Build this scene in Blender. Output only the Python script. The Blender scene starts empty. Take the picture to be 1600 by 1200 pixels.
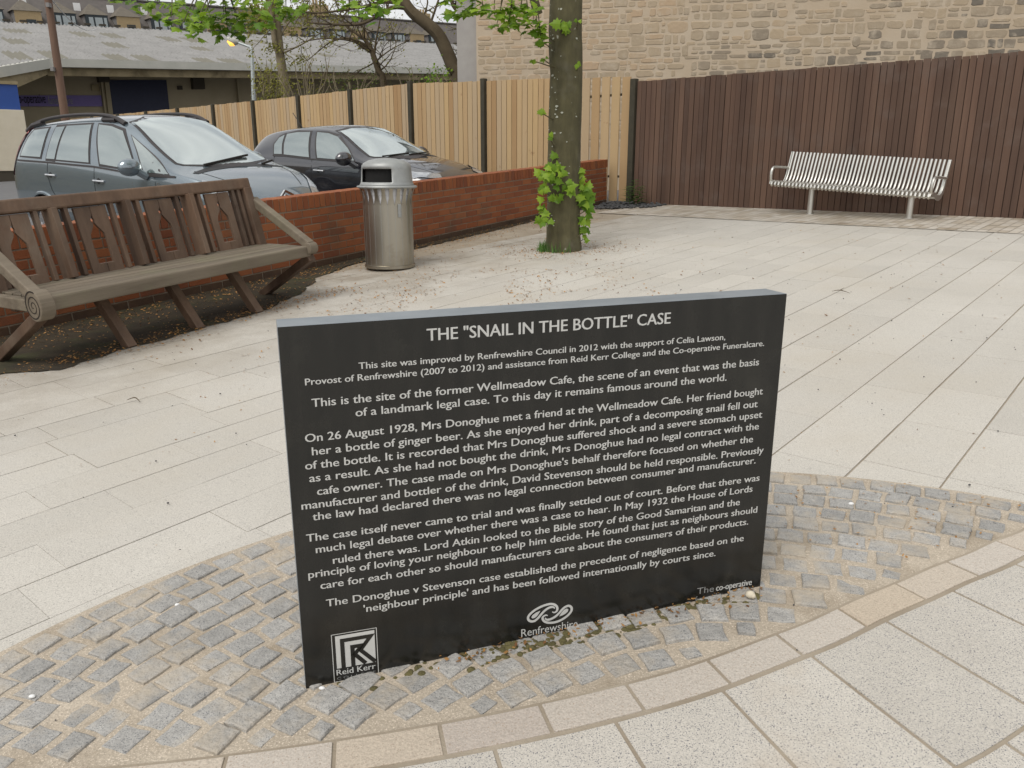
import bpy, bmesh, math, random
from mathutils import Vector, Matrix
from mathutils.bvhtree import BVHTree
from mathutils import noise as mnoise

S = bpy.context.scene
C = S.collection
R = math.radians

# ------------------------------------------------------------------ camera, sky, sun, exposure
F_PX, PITCH, CAM_H = 1243.0, R(15.3), 1.25
cam = bpy.data.cameras.new('camera')
cam.sensor_width = 36.0
cam.lens = 36.0 * F_PX / 1600.0
cam.clip_start = 0.05
cam.clip_end = 2000
cam_o = bpy.data.objects.new('camera', cam)
C.objects.link(cam_o)
cam_o.location = (0, 0, CAM_H)
cam_o.rotation_euler = (R(90) - PITCH, 0, 0)
S.camera = cam_o

SUN_EL, SUN_ROT = R(55), R(215)
w = bpy.data.worlds.new('World')
S.world = w
w.use_nodes = True
wt = w.node_tree
wt.nodes.clear()
wo = wt.nodes.new('ShaderNodeOutputWorld')
bg = wt.nodes.new('ShaderNodeBackground')
sky = wt.nodes.new('ShaderNodeTexSky')
sky.sky_type = 'NISHITA'
sky.sun_disc = False
sky.sun_elevation = SUN_EL
sky.sun_rotation = SUN_ROT
sky.air_density = 1.0
sky.dust_density = 3.0
hs = wt.nodes.new('ShaderNodeHueSaturation')
hs.inputs['Saturation'].default_value = 0.22
wtc = wt.nodes.new('ShaderNodeTexCoord')
wmp = wt.nodes.new('ShaderNodeMapping')
wmp.inputs['Scale'].default_value = (1, 1, 2.6)
wn = wt.nodes.new('ShaderNodeTexNoise')
wn.inputs['Scale'].default_value = 2.6
wn.inputs['Detail'].default_value = 6
wr = wt.nodes.new('ShaderNodeValToRGB')
wr.color_ramp.elements[0].position = 0.30
wr.color_ramp.elements[0].color = (0.62, 0.64, 0.68, 1)
wr.color_ramp.elements[1].position = 0.68
wr.color_ramp.elements[1].color = (1.15, 1.14, 1.12, 1)
wa = wt.nodes.new('ShaderNodeMixRGB')       # even grey cloud layer over the clear sky
wa.inputs[0].default_value = 0.62
wa.inputs[2].default_value = (6.9, 6.85, 6.75, 1)
wm = wt.nodes.new('ShaderNodeMixRGB')
wm.blend_type = 'MULTIPLY'
wm.inputs[0].default_value = 1.0
L = wt.links
L.new(sky.outputs[0], hs.inputs['Color'])
L.new(hs.outputs[0], wa.inputs[1])
L.new(wtc.outputs['Generated'], wmp.inputs[0])
L.new(wmp.outputs[0], wn.inputs['Vector'])
L.new(wn.outputs[0], wr.inputs[0])
L.new(wa.outputs[0], wm.inputs[1])
L.new(wr.outputs[0], wm.inputs[2])
L.new(wm.outputs[0], bg.inputs['Color'])
bg.inputs['Strength'].default_value = 0.115
L.new(bg.outputs[0], wo.inputs[0])

sun = bpy.data.lights.new('sun', 'SUN')
sun.energy = 1.25
sun.angle = R(35)
sun.color = (1.0, 0.955, 0.89)
sun_o = bpy.data.objects.new('sun', sun)
C.objects.link(sun_o)
sd = Vector((math.sin(SUN_ROT) * math.cos(SUN_EL), math.cos(SUN_ROT) * math.cos(SUN_EL), math.sin(SUN_EL)))
sun_o.rotation_euler = (-sd).to_track_quat('-Z', 'Y').to_euler()
S.view_settings.view_transform = 'Standard'
S.view_settings.look = 'None'
S.view_settings.exposure = 0.48
S.view_settings.gamma = 1.0

# ------------------------------------------------------------------ helpers
GA, GB = 0.0364, 0.0447                 # the plaza climbs away from the camera


def gz(x, y):
    return GA * x + GB * y


def G(x, y, h=0.0):
    return Vector((x, y, gz(x, y) + h))


def ray(u, v):
    dx = (u - 800) / F_PX
    dy = -(v - 600) / F_PX
    return Vector((dx, math.cos(PITCH) + dy * math.sin(PITCH), -math.sin(PITCH) + dy * math.cos(PITCH)))


def at(u, v, Y):
    d = ray(u, v)
    return Vector((0, 0, CAM_H)) + d * (Y / d.y)


def onplane(u, v, P, n):
    d = ray(u, v)
    c = Vector((0, 0, CAM_H))
    t = (Vector(P) - c).dot(n) / d.dot(n)
    return c + d * t


def gpx(u, v, h=0.0):
    d = ray(u, v)
    t = (CAM_H - h) / (GA * d.x + GB * d.y - d.z)
    return Vector((0, 0, CAM_H)) + d * t


def frame(loc, ang, slope=0.0, roll=0.0):
    x = Vector((math.cos(ang), math.sin(ang), slope)).normalized()
    y = Vector((-math.sin(ang), math.cos(ang), roll)).normalized()
    z = x.cross(y).normalized()
    y = z.cross(x)
    m = Matrix((x, y, z)).transposed().to_4x4()
    m.translation = Vector(loc)
    return m


def tag(o, label=None, cat=None, group=None, kind=None):
    if label:
        o['label'] = label
    if cat:
        o['category'] = cat
    if group:
        o['group'] = group
    if kind:
        o['kind'] = kind
    return o


def thing(name, label, cat, loc=(0, 0, 0), mat4=None, group=None):
    o = bpy.data.objects.new(name, None)
    o.empty_display_size = 0.1
    C.objects.link(o)
    if mat4 is not None:
        o.matrix_world = mat4
    else:
        o.location = loc
    return tag(o, label, cat, group)


class MB:
    def __init__(self):
        self.v, self.f, self.t, self.m = [], [], [], []

    def add(self, vs, fs, tint=0.5, mi=0, M=None):
        b = len(self.v)
        for p in vs:
            p = Vector(p)
            self.v.append(M @ p if M is not None else p)
        for f in fs:
            self.f.append([i + b for i in f])
            self.t.append(tint)
            self.m.append(mi)

    def box(self, c, s, M=None, tint=0.5, mi=0):
        x, y, z = s[0] / 2, s[1] / 2, s[2] / 2
        vs = [Vector((c[0] + a * x, c[1] + b * y, c[2] + d * z)) for d in (-1, 1) for a, b in ((-1, -1), (1, -1), (1, 1), (-1, 1))]
        self.add(vs, [(3, 2, 1, 0), (4, 5, 6, 7), (0, 1, 5, 4), (1, 2, 6, 5), (2, 3, 7, 6), (3, 0, 4, 7)], tint, mi, M)

    def bar(self, a, b, wd, ht, up=(0, 0, 1), M=None, tint=0.5, mi=0):
        a, b = Vector(a), Vector(b)
        x = (b - a)
        ln = x.length
        x.normalize()
        y = Vector(up).cross(x).normalized()
        z = x.cross(y)
        m = Matrix((x, y, z)).transposed().to_4x4()
        m.translation = (a + b) / 2
        self.box((0, 0, 0), (ln, wd, ht), (M @ m) if M is not None else m, tint, mi)

    def prism(self, pts, d, M=None, tint=0.5, mi=0, two=True):
        """pts: 3-D polygon, extruded by the vector d."""
        n = len(pts)
        d = Vector(d)
        vs = [Vector(p) for p in pts] + [Vector(p) + d for p in pts]
        fs = [tuple(range(n)), tuple(range(2 * n - 1, n - 1, -1))] + [((i + 1) % n, i, i + n, (i + 1) % n + n) for i in range(n)]
        self.add(vs, fs, tint, mi, M)

    def tube(self, path, rad, n=8, M=None, tint=0.5, mi=0, cap=True):
        path = [Vector(p) for p in path]
        if not isinstance(rad, (list, tuple)):
            rad = [rad] * len(path)
        vs, fs = [], []
        prev = None
        for i, p in enumerate(path):
            t = (path[min(i + 1, len(path) - 1)] - path[max(i - 1, 0)])
            if t.length < 1e-9:
                t = Vector((0, 0, 1))
            t.normalize()
            if prev is None:
                a = Vector((0, 0, 1)) if abs(t.z) < 0.9 else Vector((1, 0, 0))
                u = t.cross(a).normalized()
            else:
                u = (prev - t * prev.dot(t))
                u = u.normalized() if u.length > 1e-6 else t.orthogonal().normalized()
            prev = u
            w_ = t.cross(u)
            for k in range(n):
                an = 2 * math.pi * k / n
                vs.append(p + (u * math.cos(an) + w_ * math.sin(an)) * rad[i])
        for i in range(len(path) - 1):
            for k in range(n):
                k2 = (k + 1) % n
                fs.append((i * n + k, i * n + k2, (i + 1) * n + k2, (i + 1) * n + k))
        if cap:
            fs.append(tuple(range(n - 1, -1, -1)))
            fs.append(tuple((len(path) - 1) * n + k for k in range(n)))
        self.add(vs, fs, tint, mi, M)

    def lathe(self, prof, n=32, M=None, tint=0.5, mi=0, a0=0.0, a1=2 * math.pi):
        full = abs(a1 - a0 - 2 * math.pi) < 1e-6
        cols = n if full else n + 1
        vs, fs = [], []
        for r, z in prof:
            for k in range(cols):
                an = a0 + (a1 - a0) * k / n
                vs.append((r * math.cos(an), r * math.sin(an), z))
        for i in range(len(prof) - 1):
            for k in range(n):
                k2 = (k + 1) % cols
                fs.append((i * cols + k, i * cols + k2, (i + 1) * cols + k2, (i + 1) * cols + k))
        self.add(vs, fs, tint, mi, M)

    def ball(self, c, r, n=8, M=None, tint=0.5, sc=(1, 1, 1)):
        prof = [(max(1e-4, math.sin(math.pi * i / n)), -math.cos(math.pi * i / n)) for i in range(n + 1)]
        m = Matrix.Translation(Vector(c)) @ Matrix.Diagonal((r * sc[0], r * sc[1], r * sc[2], 1))
        self.lathe(prof, n * 2, (M @ m) if M is not None else m, tint)

    def build(self, name, mats, parent=None, smooth=False, bevel=0.0, solid=0.0):
        me = bpy.data.meshes.new(name)
        me.from_pydata([tuple(p) for p in self.v], [], self.f)
        if not isinstance(mats, (list, tuple)):
            mats = [mats]
        for m in mats:
            me.materials.append(m)
        a = me.attributes.new('tint', 'FLOAT', 'FACE')
        a.data.foreach_set('value', self.t)
        me.polygons.foreach_set('material_index', self.m)
        if smooth:
            me.polygons.foreach_set('use_smooth', [True] * len(self.f))
        me.update()
        o = bpy.data.objects.new(name, me)
        C.objects.link(o)
        if parent is not None:
            o.parent = parent
        if bevel:
            b = o.modifiers.new('bevel', 'BEVEL')
            b.width = bevel
            b.segments = 2
            b.limit_method = 'ANGLE'
            b.angle_limit = R(40)
        if smooth and not bevel:
            try:
                me.set_sharp_from_angle(angle=R(40))
            except Exception:
                pass
        return o


def nodes(m):
    m.use_nodes = True
    nt = m.node_tree
    return nt, nt.nodes['Principled BSDF'], nt.links


def mat(name, c1, c2=None, rough=0.7, metal=0.0, scale=6.0, detail=6, stretch=(1, 1, 1), tint=0.0, bump=0.0, bscale=None,
        c3=None, s3=1.5, lo3=0.5, hi3=0.75, spec=0.5, speck=None, sscale=300.0, sthr=0.62, coat=0.0, vcol=None, warm=None):
    """Noise between c1 and c2; c3 = larger patches (stains, lichen); speck = fine grains; tint = strength of the per-face variation."""
    m = bpy.data.materials.new(name)
    nt, b, lk = nodes(m)
    tc = nt.nodes.new('ShaderNodeTexCoord')
    mp = nt.nodes.new('ShaderNodeMapping')
    mp.inputs['Scale'].default_value = stretch
    lk.new(tc.outputs['Object'], mp.inputs[0])
    nz = nt.nodes.new('ShaderNodeTexNoise')
    nz.inputs['Scale'].default_value = scale
    nz.inputs['Detail'].default_value = detail
    nz.inputs['Roughness'].default_value = 0.6
    lk.new(mp.outputs[0], nz.inputs['Vector'])

    def mix(fac, a, bb, mode='MIX'):
        n = nt.nodes.new('ShaderNodeMixRGB')
        n.blend_type = mode
        for i, x in enumerate((fac, a, bb)):
            if isinstance(x, (int, float)):
                n.inputs[i].default_value = x
            elif isinstance(x, tuple):
                n.inputs[i].default_value = (*x, 1)
            else:
                lk.new(x, n.inputs[i])
        return n.outputs[0]

    def ramp(src, lo, hi):
        n = nt.nodes.new('ShaderNodeMapRange')
        n.inputs[1].default_value = lo
        n.inputs[2].default_value = hi
        lk.new(src, n.inputs[0])
        return n.outputs[0]
    col = mix(ramp(nz.outputs[0], 0.3, 0.7), c1, c2 or c1)
    if vcol:                                     # per-face second colour driven by the tint attribute
        at_ = nt.nodes.new('ShaderNodeAttribute')
        at_.attribute_name = 'tint'
        cr = nt.nodes.new('ShaderNodeValToRGB')
        cr.color_ramp.interpolation = 'LINEAR'
        els = cr.color_ramp.elements
        for i, cc in enumerate(vcol):
            p = i / (len(vcol) - 1)
            if i == 0:
                e = els[0]
            elif i == len(vcol) - 1:
                e = els[-1]
            else:
                e = els.new(p)
            e.position = p
            e.color = (*cc, 1)
        lk.new(at_.outputs['Fac'], cr.inputs[0])
        col = mix(0.75, col, cr.outputs[0])
    if tint:
        at_ = nt.nodes.new('ShaderNodeAttribute')
        at_.attribute_name = 'tint'
        mr = nt.nodes.new('ShaderNodeMapRange')
        mr.inputs[3].default_value = 1 - tint
        mr.inputs[4].default_value = 1 + tint
        lk.new(at_.outputs['Fac'], mr.inputs[0])
        cb = nt.nodes.new('ShaderNodeCombineColor')
        for i in range(3):
            lk.new(mr.outputs[0], cb.inputs[i])
        col = mix(1.0, col, cb.outputs[0], 'MULTIPLY')
    if speck:
        vz = nt.nodes.new('ShaderNodeTexNoise')
        vz.inputs['Scale'].default_value = sscale
        vz.inputs['Detail'].default_value = 1
        lk.new(tc.outputs['Object'], vz.inputs['Vector'])
        col = mix(ramp(vz.outputs[0], sthr, sthr + 0.06), col, speck)
        vz2 = nt.nodes.new('ShaderNodeTexNoise')
        vz2.inputs['Scale'].default_value = sscale * 0.7
        vz2.inputs['Detail'].default_value = 2
        lk.new(tc.outputs['Object'], vz2.inputs['Vector'])
        mr2 = nt.nodes.new('ShaderNodeMapRange')
        mr2.inputs[1].default_value = 0.3
        mr2.inputs[2].default_value = 0.7
        mr2.inputs[3].default_value = 0.86
        mr2.inputs[4].default_value = 1.14
        lk.new(vz2.outputs[0], mr2.inputs[0])
        cb2 = nt.nodes.new('ShaderNodeCombineColor')
        for i in range(3):
            lk.new(mr2.outputs[0], cb2.inputs[i])
        col = mix(1.0, col, cb2.outputs[0], 'MULTIPLY')
    if c3:
        n3 = nt.nodes.new('ShaderNodeTexNoise')
        n3.inputs['Scale'].default_value = s3
        n3.inputs['Detail'].default_value = 8
        n3.inputs['Roughness'].default_value = 0.65
        lk.new(tc.outputs['Object'], n3.inputs['Vector'])
        col = mix(ramp(n3.outputs[0], lo3, hi3), col, c3)
    lk.new(col, b.inputs['Base Color'])
    b.inputs['Roughness'].default_value = rough
    b.inputs['Metallic'].default_value = metal
    b.inputs['Specular IOR Level'].default_value = spec
    if coat:
        b.inputs['Coat Weight'].default_value = coat
        b.inputs['Coat Roughness'].default_value = 0.03
        b.inputs['Coat IOR'].default_value = 1.9
    if bump:
        bp = nt.nodes.new('ShaderNodeBump')
        bp.inputs['Strength'].default_value = bump
        bp.inputs['Distance'].default_value = 0.01
        if bscale:
            bn = nt.nodes.new('ShaderNodeTexNoise')
            bn.inputs['Scale'].default_value = bscale
            bn.inputs['Detail'].default_value = 5
            lk.new(mp.outputs[0], bn.inputs['Vector'])
            lk.new(bn.outputs[0], bp.inputs['Height'])
        else:
            lk.new(nz.outputs[0], bp.inputs['Height'])
        lk.new(bp.outputs[0], b.inputs['Normal'])
    return m


def leafmat(name, cs, trans=0.35):
    m = bpy.data.materials.new(name)
    nt, b, lk = nodes(m)
    a = nt.nodes.new('ShaderNodeAttribute')
    a.attribute_name = 'tint'
    cr = nt.nodes.new('ShaderNodeValToRGB')
    cr.color_ramp.elements[0].color = (*cs[0], 1)
    cr.color_ramp.elements[1].color = (*cs[1], 1)
    lk.new(a.outputs['Fac'], cr.inputs[0])
    lk.new(cr.outputs[0], b.inputs['Base Color'])
    b.inputs['Roughness'].default_value = 0.5
    b.inputs['Specular IOR Level'].default_value = 0.3
    tr = nt.nodes.new('ShaderNodeBsdfTranslucent')
    lk.new(cr.outputs[0], tr.inputs['Color'])
    ms = nt.nodes.new('ShaderNodeMixShader')
    ms.inputs[0].default_value = trans
    out = nt.nodes['Material Output']
    lk.new(b.outputs[0], ms.inputs[1])
    lk.new(tr.outputs[0], ms.inputs[2])
    lk.new(ms.outputs[0], out.inputs[0])
    return m


def glassmat(name, base, amount):
    m = bpy.data.materials.new(name)
    nt, b, lk = nodes(m)
    b.inputs['Base Color'].default_value = (*base, 1)
    b.inputs['Roughness'].default_value = 0.15
    gl = nt.nodes.new('ShaderNodeBsdfGlossy')
    gl.inputs['Color'].default_value = (0.86, 0.93, 0.92, 1)
    gl.inputs['Roughness'].default_value = 0.015
    lw = nt.nodes.new('ShaderNodeFresnel')
    lw.inputs['IOR'].default_value = 1.5
    ad = nt.nodes.new('ShaderNodeMath')
    ad.inputs[1].default_value = amount
    ad.use_clamp = True
    lk.new(lw.outputs[0], ad.inputs[0])
    ms = nt.nodes.new('ShaderNodeMixShader')
    lk.new(ad.outputs[0], ms.inputs[0])
    lk.new(b.outputs[0], ms.inputs[1])
    lk.new(gl.outputs[0], ms.inputs[2])
    lk.new(ms.outputs[0], nt.nodes['Material Output'].inputs[0])
    return m


M = {}
M['slab'] = mat('granite_slab', (0.47, 0.445, 0.395), (0.53, 0.505, 0.455), rough=0.72, scale=1.6, tint=0.05, speck=(0.20, 0.19, 0.18), sscale=300, sthr=0.64, bump=0.12, bscale=160,
                c3=(0.39, 0.345, 0.27), s3=0.8, lo3=0.5, hi3=0.95)
M['slab_big'] = mat('granite_slab_speckled', (0.47, 0.44, 0.39), (0.535, 0.505, 0.45), rough=0.72, scale=3, tint=0.045, speck=(0.15, 0.15, 0.165), sscale=330, sthr=0.60, bump=0.15, bscale=150,
                    c3=(0.44, 0.37, 0.29), s3=2.5, lo3=0.56, hi3=0.9)
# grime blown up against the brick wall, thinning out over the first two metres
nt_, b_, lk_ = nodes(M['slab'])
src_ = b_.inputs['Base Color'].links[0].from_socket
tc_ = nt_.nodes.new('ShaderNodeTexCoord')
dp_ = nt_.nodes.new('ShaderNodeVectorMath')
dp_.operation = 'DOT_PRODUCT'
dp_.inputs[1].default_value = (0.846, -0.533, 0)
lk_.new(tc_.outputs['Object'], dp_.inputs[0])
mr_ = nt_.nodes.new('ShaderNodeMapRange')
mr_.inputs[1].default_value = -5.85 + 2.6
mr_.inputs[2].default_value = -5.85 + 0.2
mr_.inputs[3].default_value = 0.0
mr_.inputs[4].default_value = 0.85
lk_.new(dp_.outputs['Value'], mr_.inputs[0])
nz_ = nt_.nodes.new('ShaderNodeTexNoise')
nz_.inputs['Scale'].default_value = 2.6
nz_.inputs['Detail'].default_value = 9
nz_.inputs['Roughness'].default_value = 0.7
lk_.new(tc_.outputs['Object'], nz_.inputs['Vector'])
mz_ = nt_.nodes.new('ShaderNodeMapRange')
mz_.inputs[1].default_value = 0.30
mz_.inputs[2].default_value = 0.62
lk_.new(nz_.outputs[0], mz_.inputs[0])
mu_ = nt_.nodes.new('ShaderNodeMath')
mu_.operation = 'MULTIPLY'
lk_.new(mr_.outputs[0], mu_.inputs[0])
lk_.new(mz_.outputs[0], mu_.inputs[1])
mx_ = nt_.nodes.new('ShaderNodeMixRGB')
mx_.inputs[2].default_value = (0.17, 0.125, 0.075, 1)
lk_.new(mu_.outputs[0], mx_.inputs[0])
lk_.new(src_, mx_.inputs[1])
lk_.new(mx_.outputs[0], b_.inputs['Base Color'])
M['joint'] = mat('joint_sand', (0.25, 0.205, 0.15), (0.37, 0.32, 0.25), rough=0.95, scale=3.5, bump=0.3, bscale=120)
M['sand'] = mat('sand_jointing', (0.36, 0.305, 0.235), (0.45, 0.39, 0.31), rough=0.95, scale=9, speck=(0.6, 0.52, 0.42), sscale=260, sthr=0.6, bump=0.5, bscale=130, c3=(0.25, 0.20, 0.14), s3=3.5, lo3=0.52, hi3=0.75)
M['sett'] = mat('granite_sett', (0.28, 0.272, 0.256), (0.38, 0.37, 0.348), rough=0.8, scale=30, tint=0.13, speck=(0.14, 0.145, 0.15), sscale=330, sthr=0.6, bump=0.7, bscale=70,
                c3=(0.44, 0.375, 0.285), s3=5, lo3=0.48, hi3=0.72)
M['band'] = mat('sandstone_block', (0.47, 0.39, 0.31), (0.50, 0.43, 0.35), rough=0.85, scale=6, vcol=[(0.40, 0.355, 0.32), (0.455, 0.415, 0.365), (0.49, 0.46, 0.415), (0.455, 0.385, 0.295)], speck=(0.35, 0.28, 0.22), sscale=300, sthr=0.62, bump=0.3, bscale=120)
M['block'] = mat('tan_block', (0.36, 0.30, 0.23), (0.42, 0.36, 0.29), rough=0.85, scale=4, vcol=[(0.42, 0.36, 0.28), (0.54, 0.51, 0.45), (0.36, 0.31, 0.24), (0.52, 0.48, 0.42)], c3=(0.17, 0.125, 0.075), s3=0.8, lo3=0.54, hi3=0.72)
M['shaded_dirt'] = mat('shaded_mossy_dirt', (0.020, 0.015, 0.008), (0.05, 0.036, 0.018), rough=0.95, scale=7, c3=(0.04, 0.046, 0.012), s3=3, bump=0.5, bscale=50)  # real mossy dirt, its colour lowered further for the shade under the bench
M['asphalt'] = mat('asphalt', (0.10, 0.10, 0.105), (0.14, 0.14, 0.14), rough=0.85, scale=1.5, speck=(0.2, 0.2, 0.2), sscale=120)
M['stone_black'] = mat('polished_black_granite', (0.008, 0.0085, 0.008), (0.018, 0.0175, 0.0155), rough=0.2, scale=5, stretch=(4, 1, 0.5), spec=0.5, c3=(0.03, 0.029, 0.024), s3=5, lo3=0.52, hi3=0.8)
M['letter'] = mat('letter_silver', (0.56, 0.56, 0.54), (0.50, 0.50, 0.48), rough=0.6, scale=25)
M['stone_edge'] = mat('sawn_granite_edge', (0.17, 0.195, 0.215), (0.23, 0.255, 0.275), rough=0.5, scale=9)
M['letter_dim'] = mat('letter_worn', (0.33, 0.33, 0.32), (0.16, 0.16, 0.155), rough=0.6, scale=40)
M['wood_bench'] = mat('weathered_hardwood', (0.084, 0.050, 0.031), (0.155, 0.096, 0.060), rough=0.7, scale=9, stretch=(1, 1, 0.12), tint=0.32, bump=0.4, bscale=60, c3=(0.19, 0.15, 0.11), s3=2.2, lo3=0.5, hi3=0.85)
M['wood_seat'] = mat('weathered_seat_board', (0.112, 0.09, 0.063), (0.195, 0.16, 0.117), rough=0.75, scale=12, stretch=(0.1, 1, 1), tint=0.15, bump=0.25, bscale=60, c3=(0.16, 0.15, 0.09), s3=2.5, lo3=0.5, hi3=0.8)
M['groove'] = mat('dark_groove', (0.02, 0.014, 0.01), rough=0.9)
M['fence_tan'] = mat('new_timber', (0.36, 0.225, 0.11), (0.48, 0.335, 0.18), rough=0.8, scale=5, stretch=(1, 1, 0.12), vcol=[(0.33, 0.195, 0.085), (0.49, 0.345, 0.185), (0.42, 0.325, 0.215), (0.51, 0.35, 0.165)], c3=(0.26, 0.13, 0.05), s3=5, lo3=0.63, hi3=0.74)
M['fence_dark'] = mat('brown_stained_timber', (0.078, 0.042, 0.028), (0.128, 0.075, 0.050), rough=0.8, scale=4, stretch=(1, 1, 0.08), tint=0.22, c3=(0.12, 0.085, 0.068), s3=2.2, lo3=0.52, hi3=0.8, bump=0.2)
M['post_dark'] = mat('dark_post', (0.035, 0.030, 0.018), (0.055, 0.048, 0.03), rough=0.8, scale=10)
M['brick'] = mat('red_brick', (0.24, 0.075, 0.03), (0.30, 0.10, 0.045), rough=0.85, scale=14, vcol=[(0.165, 0.05, 0.022), (0.26, 0.078, 0.024), (0.31, 0.108, 0.036)], c3=(0.12, 0.075, 0.045), s3=2.2, lo3=0.52, hi3=0.8, bump=0.3, bscale=80)
M['mortar'] = mat('brick_mortar', (0.30, 0.25, 0.19), (0.22, 0.17, 0.12), rough=0.95, scale=9)
M['damp'] = mat('damp_brick', (0.055, 0.033, 0.02), (0.10, 0.055, 0.03), rough=0.9, scale=5)
M['rubble'] = mat('sandstone_rubble', (0.33, 0.25, 0.165), (0.45, 0.355, 0.24), rough=0.9, scale=6, vcol=[(0.085, 0.085, 0.08), (0.25, 0.21, 0.16), (0.36, 0.29, 0.205), (0.42, 0.33, 0.225), (0.45, 0.32, 0.205)], bump=0.8, bscale=14, c3=(0.47, 0.395, 0.30), s3=4.0, lo3=0.5, hi3=0.74)
M['lime'] = mat('lime_mortar', (0.44, 0.345, 0.24), (0.50, 0.42, 0.32), rough=0.95, scale=1.0, bump=0.3, bscale=30)
M['render_grey'] = mat('grey_render', (0.33, 0.31, 0.29), (0.37, 0.35, 0.325), rough=0.9, scale=6)
M['steel'] = mat('brushed_steel', (0.60, 0.585, 0.54), (0.68, 0.67, 0.63), rough=0.38, metal=0.85, scale=5)
M['steel_bin'] = mat('bin_steel', (0.37, 0.34, 0.28), (0.41, 0.38, 0.32), rough=0.34, metal=0.92, scale=6, stretch=(1, 1, 0.15), tint=0.03, c3=(0.22, 0.185, 0.13), s3=3.5, lo3=0.52, hi3=0.85)
M['bin_hood'] = mat('bin_hood_grey', (0.30, 0.31, 0.305), (0.37, 0.38, 0.37), rough=0.5, metal=0.4, scale=10, c3=(0.22, 0.20, 0.17), s3=9, lo3=0.58, hi3=0.72)
M['black'] = mat('black_plastic', (0.012, 0.012, 0.013), (0.02, 0.02, 0.02), rough=0.5)
M['hole'] = mat('dark_interior', (0.006, 0.006, 0.006), rough=0.9)
M['liner'] = mat('bin_liner_white', (0.66, 0.66, 0.67), (0.58, 0.58, 0.6), rough=0.5)
M['car_blue'] = mat('blue_grey_paint', (0.17, 0.215, 0.245), (0.175, 0.22, 0.25), rough=0.25, metal=0.5, coat=1.0, scale=3)
M['car_black'] = mat('black_paint', (0.022, 0.022, 0.028), (0.024, 0.024, 0.03), rough=0.3, metal=0.3, coat=1.0, scale=3)
M['trim'] = mat('window_trim', (0.035, 0.03, 0.03), rough=0.5)
M['chrome'] = mat('chrome', (0.75, 0.75, 0.75), rough=0.12, metal=1.0)
M['rubber'] = mat('tyre_rubber', (0.02, 0.02, 0.02), rough=0.8)
M['rim'] = mat('alloy_rim', (0.55, 0.55, 0.56), rough=0.3, metal=0.9)
M['lamp_glass'] = mat('headlight_glass', (0.62, 0.64, 0.66), (0.35, 0.37, 0.4), rough=0.1, metal=0.6, scale=14)
M['tail'] = mat('tail_light_red', (0.42, 0.05, 0.05), (0.5, 0.12, 0.11), rough=0.2, coat=1.0)
M['glass_side'] = glassmat('side_glass', (0.09, 0.115, 0.105), 0.34)
M['glass_front'] = glassmat('windscreen_glass', (0.24, 0.275, 0.275), 0.45)
M['glass_house'] = glassmat('window_glass', (0.05, 0.06, 0.06), 0.25)
M['bark'] = mat('bark', (0.058, 0.051, 0.024), (0.10, 0.089, 0.043), rough=0.95, scale=10, stretch=(1, 1, 0.22), bump=1.0, bscale=34, c3=(0.105, 0.10, 0.075), s3=3.0, lo3=0.55, hi3=0.8, speck=(0.30, 0.30, 0.25), sscale=17, sthr=0.745)
M['lichen'] = mat('pale_lichen', (0.30, 0.31, 0.25), (0.44, 0.45, 0.38), rough=0.95, scale=60)
M['bark_far'] = mat('bark_distant', (0.075, 0.055, 0.03), (0.11, 0.085, 0.05), rough=0.95, scale=5)
M['bark_pale'] = mat('bark_pale', (0.17, 0.14, 0.085), (0.24, 0.20, 0.13), rough=0.95, scale=5)
M['leaf'] = leafmat('sycamore_leaf', ((0.065, 0.16, 0.008), (0.28, 0.42, 0.035)), 0.4)
M['leaf_yel'] = leafmat('young_yellow_leaf', ((0.14, 0.15, 0.02), (0.30, 0.28, 0.06)), 0.4)
M['leaf_dark'] = leafmat('shrub_leaf', ((0.05, 0.085, 0.012), (0.16, 0.19, 0.03)), 0.3)
M['weed'] = leafmat('weed_leaf', ((0.05, 0.13, 0.025), (0.13, 0.25, 0.05)), 0.35)
M['litter'] = leafmat('fallen_leaf', ((0.13, 0.06, 0.022), (0.46, 0.25, 0.085)), 0.1)
M['moss'] = mat('moss', (0.085, 0.075, 0.03), (0.15, 0.13, 0.05), rough=0.95, scale=40, bump=0.8, bscale=150)
M['gravel'] = mat('dark_gravel', (0.045, 0.045, 0.047), (0.09, 0.09, 0.09), rough=0.9, scale=14, bump=0.6, bscale=60)
M['pole_wood'] = mat('creosoted_pole', (0.125, 0.073, 0.05), (0.185, 0.115, 0.08), rough=0.9, scale=5, stretch=(1, 1, 0.15))
M['roof_cement'] = mat('corrugated_cement', (0.215, 0.212, 0.205), (0.285, 0.28, 0.27), rough=0.85, scale=1.3, c3=(0.13, 0.125, 0.12), s3=5, lo3=0.55, hi3=0.75)
M['rooflight'] = mat('rooflight_panel', (0.15, 0.142, 0.112), (0.18, 0.17, 0.135), rough=0.7, scale=3)
M['fascia'] = mat('pale_gutter', (0.42, 0.42, 0.37), (0.48, 0.47, 0.42), rough=0.8, scale=2)
M['canopy'] = mat('stained_concrete', (0.23, 0.185, 0.10), (0.33, 0.27, 0.165), rough=0.9, scale=2.2, c3=(0.11, 0.085, 0.045), s3=0.8, lo3=0.5, hi3=0.7)
M['shed_wall'] = mat('cream_wall', (0.30, 0.255, 0.165), (0.36, 0.305, 0.205), rough=0.9, scale=1.0)
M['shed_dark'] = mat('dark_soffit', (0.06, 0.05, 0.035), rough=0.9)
M['navy'] = mat('navy_shutter', (0.010, 0.014, 0.04), (0.014, 0.019, 0.05), rough=0.6)
M['purple'] = mat('purple_sign', (0.12, 0.085, 0.26), (0.14, 0.10, 0.29), rough=0.5)
M['cream'] = mat('cream_render', (0.58, 0.52, 0.40), (0.64, 0.58, 0.46), rough=0.9, scale=3)
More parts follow.
